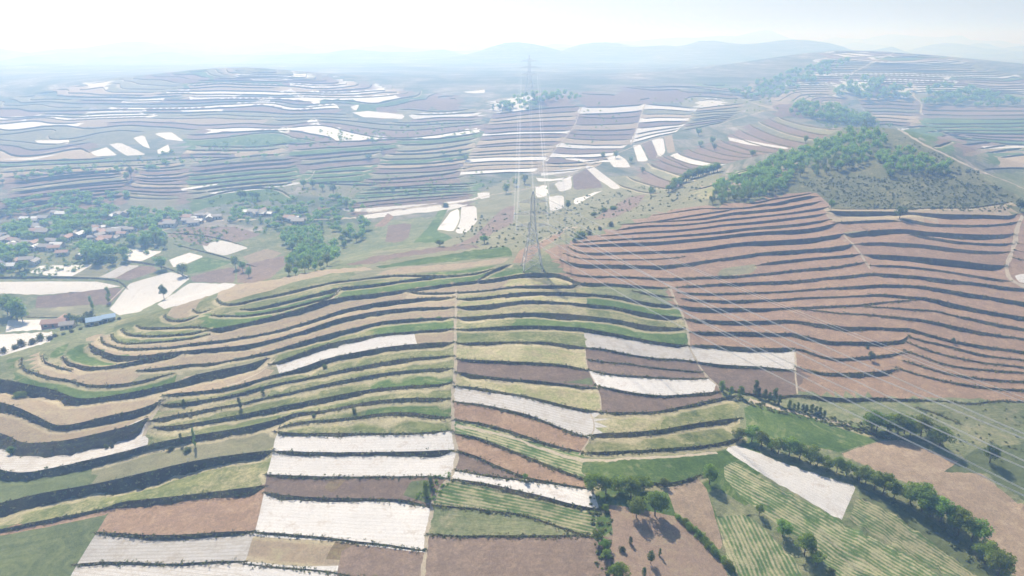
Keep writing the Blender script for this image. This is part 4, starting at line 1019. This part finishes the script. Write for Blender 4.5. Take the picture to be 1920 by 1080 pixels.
# rows: polyline with base points | number | width,height px | form,leaves | detail | label with {} for the place in the row | group
ROWS = """
1110,922 1142,926 1160,926 1180,930 1205,926|5|40,44|round,broad|near|tree in the clump ending the narrow white strip, {} from the track|trees at the end of the white strip
1388,826 1410,832 1430,838 1460,850 1485,858 1510,866 1535,874 1560,884 1582,890 1605,902 1628,908 1655,926 1678,934|17|34,39|round,broad|near|tree of the upper belt by the big white field, {} from its top|tree belt along the white field
1703,946 1725,956 1750,974 1775,978 1795,1004 1822,1012|7|47,48|round,broad|near|tree of the lower belt past the white field, {} from its top|tree belt along the white field
1842,1056 1866,1086|2|40,46|round,broad|near|bright round tree below the gap in the belt, {} of two|trees below the gap
1634,804 1655,808 1678,812 1700,815 1722,820|8|36,40|round,broad|near|tree of the belt on the green slope, {} from its top|upper tree belt
1273,974 1290,988 1310,1005 1330,1025 1350,1048 1372,1072|12|18,17|bush,broad|near|shrub in the hedge between the orchard and the tan field, {} from its top|hedge shrubs
1354,734 1378,744 1390,746|3|15,24|poplar,broad|near|dense young poplar at the head of the gully, {} from the white field|gully poplars
1415,738 1430,748 1445,754 1462,760|6|12,25|poplar,pale|near|slim pale poplar along the gully, {} down the row|gully saplings
1480,768 1500,770 1520,776 1545,782|9|9,17|poplar,pale|near|thin spindly sapling along the gully below the poplars, {} down the row|thin gully saplings
1255,362 1275,347 1300,334 1330,326 1345,322|19|21,19|round,broad|mid|dark tree in the curved belt beside the pale ridge terraces, {} from its near end|curved belt of dark trees
444,505 456,512 466,520|3|20,28|round,broad|mid|tree in the small clump on the valley fields, {} of three|clump of three valley trees
303,506 340,518|2|24,26|round,broad|mid|round tree between white valley fields, {} of two|two trees between white fields
15,590 25,600 40,604|4|30,38|round,broad|mid|big tree in the valley clump at the photo's edge, {} of four|valley edge clump
130,604 145,612 160,610 170,600|4|20,20|round,pale|mid|pale tree beside the blue roofed shed, {} of four|trees by the blue roof
10,664 35,652 55,646 75,640 95,637|6|17,16|bush,scrub|mid|grey green shrub on the brow above the lowest white field, {} along the brow|brow shrubs
105,632 130,625 150,618 175,612 200,606 225,600|9|12,9|bush,scrub|mid|low shrub along the brow under the sheds, {} along the brow|low brow shrubs
237,340 245,335|2|14,24|round,broad|mid|tall tree clump dividing the hazy terraces, {} of two|trees dividing the terraces
450,372 465,374 485,374|4|15,17|round,broad|mid|tree on the bank below the long white strip, {} along the bank|trees under the long white strip
570,352 600,355 625,365 640,380 650,390|6|16,19|round,broad|mid|tree on the line climbing through the hazy terraces, {} from the top|trees between the terraces
710,360 750,364 790,362 815,360|5|12,11|round,broad|mid|small tree on the terrace edge below the thin white strip, {} along the edge|terrace edge trees
700,268 720,285 690,300|3|14,13|round,broad|far|tree on the fold of the far terraces, {} down the fold|fold trees
830,290 845,302 865,285 875,300|4|15,12|round,broad|far|tree at the corner of the pale striped slope, {} of the group|corner trees
1310,255 1325,265 1350,285 1312,275|4|14,16|round,broad|far|tree beside the road bend among curved terraces, {} of the group|road bend trees
1130,298 1138,290 1200,312 1205,325|4|11,14|round,broad|far|tree along the white edged road, {} along the road|roadside trees
950,362 962,350 985,346|3|16,20|round,broad|far|tree by the road above the pylon, {} along the road|trees above the pylon
870,437 876,436 882,435 888,434 900,432|5|5,6|bush,broad|mid|tiny dark conifer like shrub under the white lobe, {} along the line|tiny shrub line
1115,404 1130,398 1150,392|3|20,11|bush,broad|mid|shrub on the green ridge slope above the pink field, {} along it|ridge shrubs
1145,424 1125,432 1105,440|3|14,12|bush,scrub|mid|shrub along the edge between ridge and brown terraces, {} along the edge|ridge edge shrubs
"""
for ln in ROWS.strip().split('\n'):
    a, n_, wh, kf, det, lab_, grp = ln.split('|'); pl = parse(a); n_ = int(n_); w_, h_ = map(float, wh.split(',')); kd_, lf_ = kf.split(',')
    q = resample(pl, 1); idx = np.linspace(0, len(q) - 1, n_).astype(int)
    for i, j in enumerate(idx):
        px_, py_ = q[j] + np.array([random.uniform(-.12, .12) * w_, random.uniform(-.08, .08) * w_]); x, y, zz, dist = at(px_, py_); s_ = random.uniform(.8, 1.2); W_, H_ = size_of(dist, zz, w_ * s_, h_ * s_ * random.uniform(.92, 1.08))
        place_tree({'round': 'broadleaf_tree', 'poplar': 'poplar', 'bush': 'shrub'}[kd_], lab_.format(ORD[i]), 'shrub' if kd_ == 'bush' else 'tree', grp, x, y, zz, W_, H_, kd_, lf_, det)
HOUSES = """
48,414,3 62,418,0 72,414,3 66,428,0 76,432,3 58,436,0 70,438,1 82,440,2 96,424,0 118,406,3 175,438,0 190,430,3 205,436,0 218,434,3 186,446,2 200,452,1 216,450,0 176,458,2 230,442,1 245,434,0
208,409,3 222,406,0 236,404,2 312,420,1 320,424,0 350,412,1 362,414,3 372,418,3 388,408,0 394,412,3 466,402,3 478,404,0 492,400,1 504,404,3 540,412,1 552,416,0 560,420,2 12,444,0 22,452,1 20,462,3
34,456,0 52,460,2 60,470,0 30,494,1 52,492,0 18,504,3 8,496,0 100,456,0 108,464,3 88,468,2 128,450,1 140,440,0 152,482,3 118,478,1
"""
more = []
for tok in HOUSES.split():
    hx_, hy_, k = tok.split(',')
    if random.random() < .7: more.append('%.0f,%.0f,%d' % (float(hx_) + random.choice([-1, 1]) * random.uniform(8, 15), float(hy_) + random.uniform(-4, 4), random.choice([0, 0, 1, 2, 3])))
HPX = np.array([[float(q) for q in t.split(',')[:2]] for t in HOUSES.split() + more])
# woods: outline | trees built one by one | width,height px | leaves | detail | label | group | extra trees joined in one mass
WOODS = """
1332,384 1345,350 1400,330 1460,300 1500,288 1490,330 1470,362 1400,378|46|15,20|young|mid|small bright tree of the young wood left of the scrub hill|young wood on the hillside|80
1500,335 1500,288 1560,262 1600,250 1660,262 1650,300 1600,318|36|14,18|young|mid|small bright tree of the young wood over the crown of the scrub hill|young wood on the crown|70
1650,330 1660,290 1690,285 1740,300 1780,318 1775,332 1720,332|14|14,17|broad|mid|darker tree of the young wood on the shoulder of the scrub hill|young wood on the shoulder|40
535,470 530,445 545,436 600,440 608,470 580,478|12|20,25|young|mid|tree in the upper part of the valley grove behind the green ridge|upper valley grove|14
540,522 548,490 575,470 630,470 635,492 600,506|20|20,26|young|mid|tree in the lower part of the valley grove behind the green ridge|lower valley grove|22
640,470 632,455 660,440 690,425 700,432 670,455|7|17,20|broad|mid|tree of the belt rising from the valley grove|rising belt|4
232,466 240,446 300,446 325,462 300,468|9|18,22|broad|mid|tree of the grove beside the square white valley field|grove by the white field|6
140,494 148,470 200,470 238,480 236,496|11|20,24|broad|mid|tree of the grove above the long white valley field|grove above the white field|8
-5,512 0,470 40,462 60,480 60,510|6|20,18|broad|mid|tree among the houses at the edge of the valley village|trees at the village edge|10
0,462 10,430 80,420 140,430 130,460 60,470|14|18,17|broad|mid|tree between the upper houses of the valley village|trees among upper houses|30
90,430 110,405 200,395 300,400 400,405 330,420 240,440 150,445|18|16,15|broad|far|hazy tree in the long wood behind the village|long wood behind the village|90
0,410 10,380 150,365 260,365 200,385 100,400|10|15,11|broad|far|hazy tree on the terrace foot above the village|trees on the terrace foot|50
430,420 440,395 560,395 640,400 630,415 520,418|9|14,13|broad|far|hazy tree beside the valley road|trees beside the valley road|50
1480,212 1500,196 1560,205 1620,222 1650,240 1600,238 1530,225|12|13,14|broad|far|hazy tree of the wood behind the scrub hill|wood behind the scrub hill|60
1560,180 1580,155 1650,158 1708,172 1700,188 1620,186|8|12,13|broad|far|hazy tree of the far wood by the winding track|far wood by the winding track|50
1730,188 1740,172 1840,176 1915,190 1900,204 1800,200|8|12,12|broad|far|hazy tree of the far belt on the right hill|far belt on the right hill|60
1360,180 1400,160 1500,130 1600,110 1560,140 1480,180 1420,190|6|10,10|broad|far|very hazy tree on the distant ridge|distant ridge trees|110
920,205 940,195 1000,178 1060,180 1100,186 1030,192 960,208|6|11,12|pale|far|pale hazy tree on the ridge under the far pylon|ridge trees under the far pylon|50
1380,345 1440,320 1470,322 1440,345|3|13,16|broad|mid|tree inside the young wood near the pale terraces|inner young wood|20
480,412 520,424 560,418 640,412 700,414 660,440 600,436 520,434|6|13,12|broad|far|small tree on the valley floor below the road|trees below the valley road|22
440,382 640,372 690,392 640,406 480,402 430,398|6|12,11|broad|far|small hazy tree on the terraces above the valley road|trees above the valley road|34
0,330 120,318 240,318 340,306 560,285 560,292 340,315 200,326 0,345|4|10,9|broad|far|hazy tree on the brow of the far terraces|trees on the far brow|40
"""
MASS = []
for wi, ln in enumerate(WOODS.strip().split('\n')):
    a, n_, wh, lf_, det, lab_, grp, ex = ln.split('|'); poly = parse(a); w_, h_ = map(float, wh.split(','))
    lo, hi = poly.min(0), poly.max(0); pts_ = []; rr = random.Random(50 + wi); tot = int(n_) + int(ex); tries = 0; n_ = max(3, int(int(n_) * (.45 if det == 'far' else .72)))
    while len(pts_) < tot and tries < 40000:
        tries += 1; p = np.array([rr.uniform(lo[0], hi[0]), rr.uniform(lo[1], hi[1])])
        if not inside(poly, p[:1], p[1:])[0]: continue
        if ((abs(HPX[:, 0] - p[0]) < 9) & (p[1] - HPX[:, 1] > -4) & (p[1] - HPX[:, 1] < 13)).any(): continue
        if any(abs(p[0] - q[0]) < w_ * (.42 if tries < 9000 else .2) and abs(p[1] - q[1]) < w_ * (.22 if tries < 9000 else .1) for q in pts_): continue
        pts_.append(p)
    pts_.sort(key=lambda q: -q[1])
    for i, p in enumerate(pts_):
        x, y, zz, dist = at(p[0], p[1]); s_ = rr.uniform(.7, 1.25); W_, H_ = size_of(dist, zz, w_ * s_, h_ * s_); kd_ = 'poplar' if rr.random() < .18 else 'round'
        if i < int(n_): place_tree('broadleaf_tree', lab_, 'tree', grp, x, y, zz, W_ * (.7 if kd_ == 'poplar' else 1), H_, kd_, lf_, det)
        else: MASS.append((x, y, zz, W_, H_))
def soup(name, items, kind, leafk, n_, lf, protos=4):
    """many small plants of one mass joined in one mesh"""
    ps = [crown(kind, n_, 900 + i, lf) for i in range(protos)]; vs_, fs_, ts_ = [], [], []; off = 0
    for i, (x, y, zz, w_, h_) in enumerate(items):
        v, f, t = ps[i % protos]; a = random.uniform(0, 6.28); ca, sa = math.cos(a), math.sin(a)
        vs_.append(np.stack([x + (v[:, 0] * ca - v[:, 1] * sa) * w_, y + (v[:, 0] * sa + v[:, 1] * ca) * w_, zz + v[:, 2] * h_], -1)); fs_.append(f + off); off += len(v); ts_.append(np.clip(t * .7 + random.uniform(0, .3), 0, 1))
    me = mesh_np(name, np.concatenate(vs_), np.concatenate(fs_), None, np.concatenate(ts_)); me.materials.append(LEAF[leafk]); return link(name, me, None, 'stuff')
soup('woodland', MASS, 'round', 'young', 220, .095)
# scrub on the hills and slopes, grass tufts on the banks
SCRUB = [("1500,342 1560,330 1700,332 1780,335 1840,350 1900,385 1880,398 1700,392 1560,388 1530,360", 1200, 4.6, 'scrub'), ("1640,300 1670,250 1720,265 1850,332 1905,372 1870,372 1790,335 1700,300", 160, 6, 'scrub'),
         ("1600,800 1740,765 1930,765 1930,880 1880,870 1760,850", 130, 5, 'scrub'), ("1500,200 1560,190 1680,235 1640,250 1540,240", 200, 8, 'broad'), ("840,440 900,405 1000,390 1180,350 1330,340 1320,380 1150,420 1040,455 900,470", 500, 6, 'scrub'),
         ("0,330 60,320 240,300 400,270 560,250 880,225 900,250 560,275 240,320", 300, 8, 'broad'), ("0,470 200,440 480,420 640,405 640,425 480,440 300,470 100,520 0,520", 420, 8, 'broad'), ("380,345 900,320 960,345 800,380 640,395 400,400", 260, 7, 'broad'),
         ("1100,920 1150,935 1155,1080 1120,1080 1112,1010", 90, 9, 'scrub'), ("1380,820 1440,840 1600,890 1800,1000 1880,1090 1840,1085 1760,1010 1600,905 1440,860", 260, 9, 'scrub'), ("1350,742 1500,765 1640,800 1640,815 1500,785 1400,760", 260, 7, 'scrub'),
         ("100,440 120,500 240,470 330,440 200,430", 160, 9, 'broad'), ("1000,400 1200,180 1500,150 1600,200 1450,215 1300,200 1100,190", 200, 6, 'broad'), ("800,900 835,880 850,895 815,945 780,935", 60, 8, 'broad')]
SC = {'scrub': [], 'broad': []}
for a, n_, w_, lf_ in SCRUB:
    poly = parse(a); lo, hi = poly.min(0), poly.max(0); q = rng.uniform(lo, hi, (n_ * 4, 2)); q = q[inside(poly, q[:, 0], q[:, 1])][:n_]; w3 = hit(q[:, 0], q[:, 1])
    for p in w3:
        d = math.sqrt(p[0] ** 2 + p[1] ** 2 + (CAM_Z - p[2]) ** 2); s_ = random.uniform(.35, 1.2) * w_ * d / F; SC[lf_].append((p[0], p[1], ground(p[0], p[1]) - .1, s_, s_ * random.uniform(.45, .8)))
soup('scrub', SC['scrub'], 'bush', 'scrub', 48, .2); soup('undergrowth', SC['broad'], 'bush', 'broad', 60, .14)
tv = []; tw = []
for c2, t2, zc, zt_, hz, far in LINE_PTS:
    if far: continue
    m = len(c2); dens = 5 if c2[:, 1].mean() < 330 else 3
    for _ in range(dens):
        s_ = rng.uniform(0, 1, m) ** 1.4; q = c2 * (1 - s_[:, None]) + t2 * s_[:, None] + rng.normal(0, .35, (m, 2)); zz = zc * (1 - s_) + zt_ * s_; keep = rng.random(m) < .7
        tv.append(np.c_[q, zz][keep])
tv = np.concatenate(tv); k_ = 6
cc = np.repeat(tv, k_, 0) + rng.normal(0, .28, (len(tv) * k_, 3)) * np.array([1, 1, .35]); cc[:, 2] += .12
v, f = leaves(cc, .30, 0, .3, 5); tt = np.repeat(np.repeat(rng.random(len(tv)), k_), 4)
me = mesh_np('bank_grass', v, f, None, tt); me.materials.append(LEAF['dry']); link('bank_grass', me, None, 'stuff')

# ------------------------------------------------------------------ power line
STEEL = simple_mat('galvanised_steel', (.52, .53, .54), .5, .15, .08, 1.0)
WIRE = simple_mat('aluminium_wire', (.62, .62, .62), .45, .3, .05, 1.0)
GLASS = simple_mat('insulator_glass', (.55, .60, .60), .25, 0, .1, 2.0)
CONC = simple_mat('concrete', (.42, .40, .37), .9)
def bar(a, b, r): return tube([a, b], [r, r], 4)
TH, TB = 36.0, 4.6                                         # tower height, half base
def half_at(h): return np.interp(h, [0, 14, 22, TH - 3, TH], [TB, 2.1, 1.05, .75, .12])
ARMS = [(20.0, 7.4), (25.5, 8.6), (31.0, 6.6)]
tower = bpy.data.objects.new('transmission_tower', None); COL.objects.link(tower)
tower['label'] = 'grey lattice power pylon standing on the green ridge top'; tower['category'] = 'pylon'
lv = [0, 5, 9.5, 14, 17, 20, 22.6, 25.5, 28, 31, 33.5, TH]
for sx, sy in ((-1, -1), (1, -1), (1, 1), (-1, 1)):
    parts = [bar((sx * half_at(a), sy * half_at(a), a - (.6 if a == 0 else 0)), (sx * half_at(b), sy * half_at(b), b), .17 if a < 14 else .13) for a, b in zip(lv[:-1], lv[1:])]
    link('leg', pymesh('leg', *join(parts), STEEL), parent=tower)
    link('footing', pymesh('footing', *tube([(sx * TB, sy * TB, -.9), (sx * TB, sy * TB, .35)], [.55, .45], 8), CONC), parent=tower)
for k in range(4):
    rot = Matrix.Rotation(k * math.pi / 2, 3, 'Z'); parts = []
    for a, b in zip(lv[:-1], lv[1:]):
        ha, hb_ = half_at(a), half_at(b)
        for p, q in (((-ha, -ha, a), (hb_, -hb_, b)), ((ha, -ha, a), (-hb_, -hb_, b)), ((-hb_, -hb_, b), (hb_, -hb_, b))): parts.append(bar(rot @ Vector(p), rot @ Vector(q), 0.10 if a < 14 else .085))
    link('bracing', pymesh('bracing', *join(parts), STEEL), parent=tower)
for ah, al in ARMS:
    for s in (-1, 1):
        hw = half_at(ah); parts = []
        for y_ in (-hw, hw):
            parts += [bar((s * hw, y_, ah), (s * al, 0, ah + .25), .08), bar((s * hw, y_, ah + 1.7), (s * al, 0, ah + .25), .07)]
            for q in (.25, .5, .75):
                x_ = s * (hw + (al - hw) * q); w_ = y_ * (1 - q); parts.append(bar((x_, w_, ah + .25 * q), (x_, w_, ah + 1.7 - 1.45 * q), .045)); parts.append(bar((x_, w_, ah + .25 * q), (x_ - s * (al - hw) * .25, y_ * (1.25 - q), ah + 1.7 - 1.45 * (q - .25)), .045))
        for q in (.25, .5, .75): x_ = s * (hw + (al - hw) * q); parts.append(bar((x_, -hw * (1 - q), ah + .25 * q), (x_, hw * (1 - q), ah + .25 * q), .045))
        link('cross_arm', pymesh('cross_arm', *join(parts), STEEL), parent=tower)
        n_ = 13; pth = [(s * al, 0, ah + .2 - i * .17) for i in range(n_)]
        link('insulator', pymesh('insulator', *tube(pth, [.04 if i % 2 == 0 else .15 for i in range(n_)], 8), GLASS), parent=tower)
tx, ty, tz, _ = at(998, 503); tower.location = (tx, ty, tz); tower.rotation_euler = (0, 0, R(6))
def copy_tree(o):
    c = o.copy(); COL.objects.link(c)
    for ch in o.children: d = ch.copy(); COL.objects.link(d); d.parent = c
    return c
fx, fy, fz, _ = at(992, 184); t2_ = copy_tree(tower); t2_.location = (fx, fy, fz); sc_ = 74 * math.hypot(fy, fx) / F / TH; t2_.scale = (sc_,) * 3; t2_.rotation_euler = (0, 0, 0)
t2_['label'] = 'faint hazy lattice pylon on the far wooded ridge'
ends_near = []; wires = []
NX, NY, NZ, NROT = 118.0, 62.0, 58.0, R(-62)               # cross arms of the next tower, out of frame beside the camera
for ah, al in ARMS:
    for s in (-1, 1):
        p0 = Vector((fx + s * al * sc_, fy, fz + (ah - 2.0) * sc_)); cr, sr = math.cos(R(6)), math.sin(R(6)); p1 = Vector((tx + s * al * cr, ty + s * al * sr, tz + ah - 2.0))
        p2 = Vector((NX + s * al * math.cos(NROT), NY + s * al * math.sin(NROT), NZ + (ah - 25) ))
        wires.append((p0, p1, p2, .5, {20.0: 'lowest', 25.5: 'widest', 31.0: 'topmost'}[ah] + ' cross arm on its ' + ('valley side' if s < 0 else 'brown terrace side')))
for s in (-1, 1):
    wires.append((Vector((fx, fy, fz + TH * sc_)) + Vector((s * 1.5, 0, 0)), Vector((tx, ty, tz + TH)) + Vector((s * .15, 0, 0)), Vector((NX, NY, NZ + 13 + s * .5)), 0, 'very tip, ' + ('valley side' if s < 0 else 'brown terrace side')))
def catenary(a, b, sag, n_=40):
    return [a.lerp(b, i / n_) - Vector((0, 0, sag * 4 * (i / n_) * (1 - i / n_))) for i in range(n_ + 1)]
for i, (p0, p1, p2, tw_, arm_) in enumerate(wires):
    for (a, b, sag, lab_, grp) in ((p0, p1, 9, 'cable to the far pylon from the ' + arm_, 'cables to the far pylon'), (p1, p2, 4.5, 'cable over the brown terraces from the ' + arm_, 'cables over the brown terraces')):
        pth = catenary(a, b, sag); parts = []
        for off in ((-.2, .2) if tw_ else (0,)): parts.append(tube([p + Vector((off, 0, 0)) for p in pth], [.045] * len(pth), 4))
        o = link('power_cable', pymesh('power_cable', *join(parts), WIRE)); o['label'] = lab_; o['category'] = 'cable'; o['group'] = grp

# ------------------------------------------------------------------ village
WALLM = [simple_mat('plaster_white', (.62, .60, .56)), simple_mat('adobe', (.42, .33, .24)), simple_mat('brick_wall', (.36, .20, .14))]
ROOFM = {'red': simple_mat('roof_tile_red', (.40, .25, .20)), 'grey': simple_mat('roof_tile_grey', (.33, .31, .30)), 'white': simple_mat('roof_sheet_white', (.72, .72, .72), .5), 'blue': simple_mat('roof_sheet_blue', (.24, .40, .60), .45)}
DOORM = simple_mat('door_paint', (.10, .13, .16), .6); PANE = simple_mat('window_pane', (.06, .08, .10), .15)
def box(x0, y0, z0_, x1, y1, z1):
    return [(x0, y0, z0_), (x1, y0, z0_), (x1, y1, z0_), (x0, y1, z0_), (x0, y0, z1), (x1, y0, z1), (x1, y1, z1), (x0, y1, z1)], [(3, 2, 1, 0), (4, 5, 6, 7), (0, 1, 5, 4), (1, 2, 6, 5), (2, 3, 7, 6), (3, 0, 4, 7)]
def make_house(label, group, wall, roof, L_, D_, H_, shed=False):
    o = bpy.data.objects.new('shed' if shed else 'village_house', None); COL.objects.link(o); o['label'] = label; o['category'] = 'house' if not shed else 'shed'
    if group: o['group'] = group
    l, d, rz = L_ / 2, D_ / 2, H_ + D_ * .26
    wv = box(-l, -d, -1.2, l, d, H_); gv = [(-l, -d, H_), (-l, d, H_), (-l, 0, rz), (l, -d, H_), (l, d, H_), (l, 0, rz)]
    wv = join([wv, (gv, [(0, 2, 1), (3, 4, 5)])]); link('wall', pymesh('wall', *wv, WALLM[wall]), parent=o)
    e, t = .45, .14; sl = .26 * 2
    rv = []
    for s in (-1, 1):
        y1_, z1_ = s * (d + e), H_ - e * sl + .02
        pv_ = [(-l - e, 0, rz + .03), (l + e, 0, rz + .03), (l + e, y1_, z1_), (-l - e, y1_, z1_)]; rv.append((pv_ + [(a, b, c + t) for a, b, c in pv_], [(0, 1, 2, 3), (7, 6, 5, 4), (0, 4, 5, 1), (1, 5, 6, 2), (2, 6, 7, 3), (3, 7, 4, 0)]))
    link('roof', pymesh('roof', *join(rv), ROOFM[roof]), parent=o)
    link('door', pymesh('door', *box(-.55, -d - .05, -.1, .55, -d + .02, 2.1), DOORM), parent=o)
    for x_ in (-l * .62, l * .62):
        fr = link('window', pymesh('window', *box(x_ - .85, -d - .05, .9, x_ + .85, -d + .02, 2.2), WALLM[0]), parent=o)
        link('pane', pymesh('pane', *box(x_ - .72, -d - .08, 1.02, x_ + .72, -d - .03, 2.08), PANE), parent=fr)
    return o
def copy_house(o, label, group):
    c = o.copy(); COL.objects.link(c); c['label'] = label; c['group'] = group
    for ch in o.children:
        e_ = ch.copy(); COL.objects.link(e_); e_.parent = c
        for g_ in ch.children: h_ = g_.copy(); COL.objects.link(h_); h_.parent = e_
    return c
KINDS = [('grey roofed plastered house', 0, 'grey'), ('red tiled house', 0, 'red'), ('adobe walled house with grey roof', 1, 'grey'), ('pale sheet roofed house', 1, 'white')]
protos_h = [make_house(k, None, w_, r_, 9.5, 5.6, 3.1) for k, w_, r_ in KINDS]
first = [True] * 4; cnt = {}
for tok in HOUSES.split() + more:
    hx_, hy_, k = tok.split(','); k = int(k); x, y, zz, _ = at(float(hx_), float(hy_))
    grp = KINDS[k][0] + 's of the valley village'; place = 'near the white fields' if float(hy_) > 445 else 'along the valley road' if float(hx_) > 300 else 'among trees at the back of the village'
    lab_ = KINDS[k][0] + ' ' + place
    if first[k]: o = protos_h[k]; o['label'] = lab_; o['group'] = grp + ' ' + place; first[k] = False
    else: o = copy_house(protos_h[k], lab_, grp + ' ' + place)
    o['group'] = KINDS[k][0] + ' ' + place
    o.location = (x, y, zz); o.rotation_euler = (0, 0, random.choice([0, 0, math.pi / 2]) + random.uniform(-.3, .3)); o.scale = (random.uniform(.65, .95),) * 3
for px_, py_, k_, w_, L_, D_, rz_, lab_, sh in ((190, 607, 'blue', 0, 11, 4.5, .5, 'long shed with a bright blue sheet roof on the brow', True), (206, 603, 'blue', 0, 5, 4, .5, 'small shed with a blue roof behind the long blue shed', True),
        (104, 612, 'red', 2, 11, 5, .2, 'red roofed farmhouse at the edge of the lowest white fields', False), (118, 606, 'red', 2, 6, 4.5, 1.6, 'short red roofed wing beside the farmhouse on the white fields', False), (128, 616, 'grey', 1, 6, 4, .3, 'low grey roofed shed in front of the red farmhouse', True)):
    o = make_house(lab_, None, w_, k_, L_, D_, 2.8, sh); x, y, zz, _ = at(px_, py_); o.location = (x, y, zz); o.rotation_euler = (0, 0, rz_)

# ------------------------------------------------------------------ haze
hb = bpy.data.meshes.new('haze'); x0, x1, y0_, y1_, zz0, zz1 = -9000, 9000, -400, 10500, -16, 215
hb.from_pydata([(x, y, q) for q in (zz0, zz1) for x, y in ((x0, y0_), (x1, y0_), (x1, y1_), (x0, y1_))], [], [(3, 2, 1, 0), (4, 5, 6, 7), (0, 1, 5, 4), (1, 2, 6, 5), (2, 3, 7, 6), (3, 0, 4, 7)])
hm = bpy.data.materials.new('haze'); nt = nodes(hm); ho = nt.nodes.new('ShaderNodeOutputMaterial'); pv = nt.nodes.new('ShaderNodeVolumePrincipled')
pv.inputs['Density'].default_value = HAZE_DENSITY; pv.inputs['Color'].default_value = (*HAZE_COLOR, 1); pv.inputs['Absorption Color'].default_value = (1, 1, 1, 1); pv.inputs['Anisotropy'].default_value = HAZE_G
nt.links.new(pv.outputs[0], ho.inputs['Volume'])
link('haze', hb, hm, 'stuff')
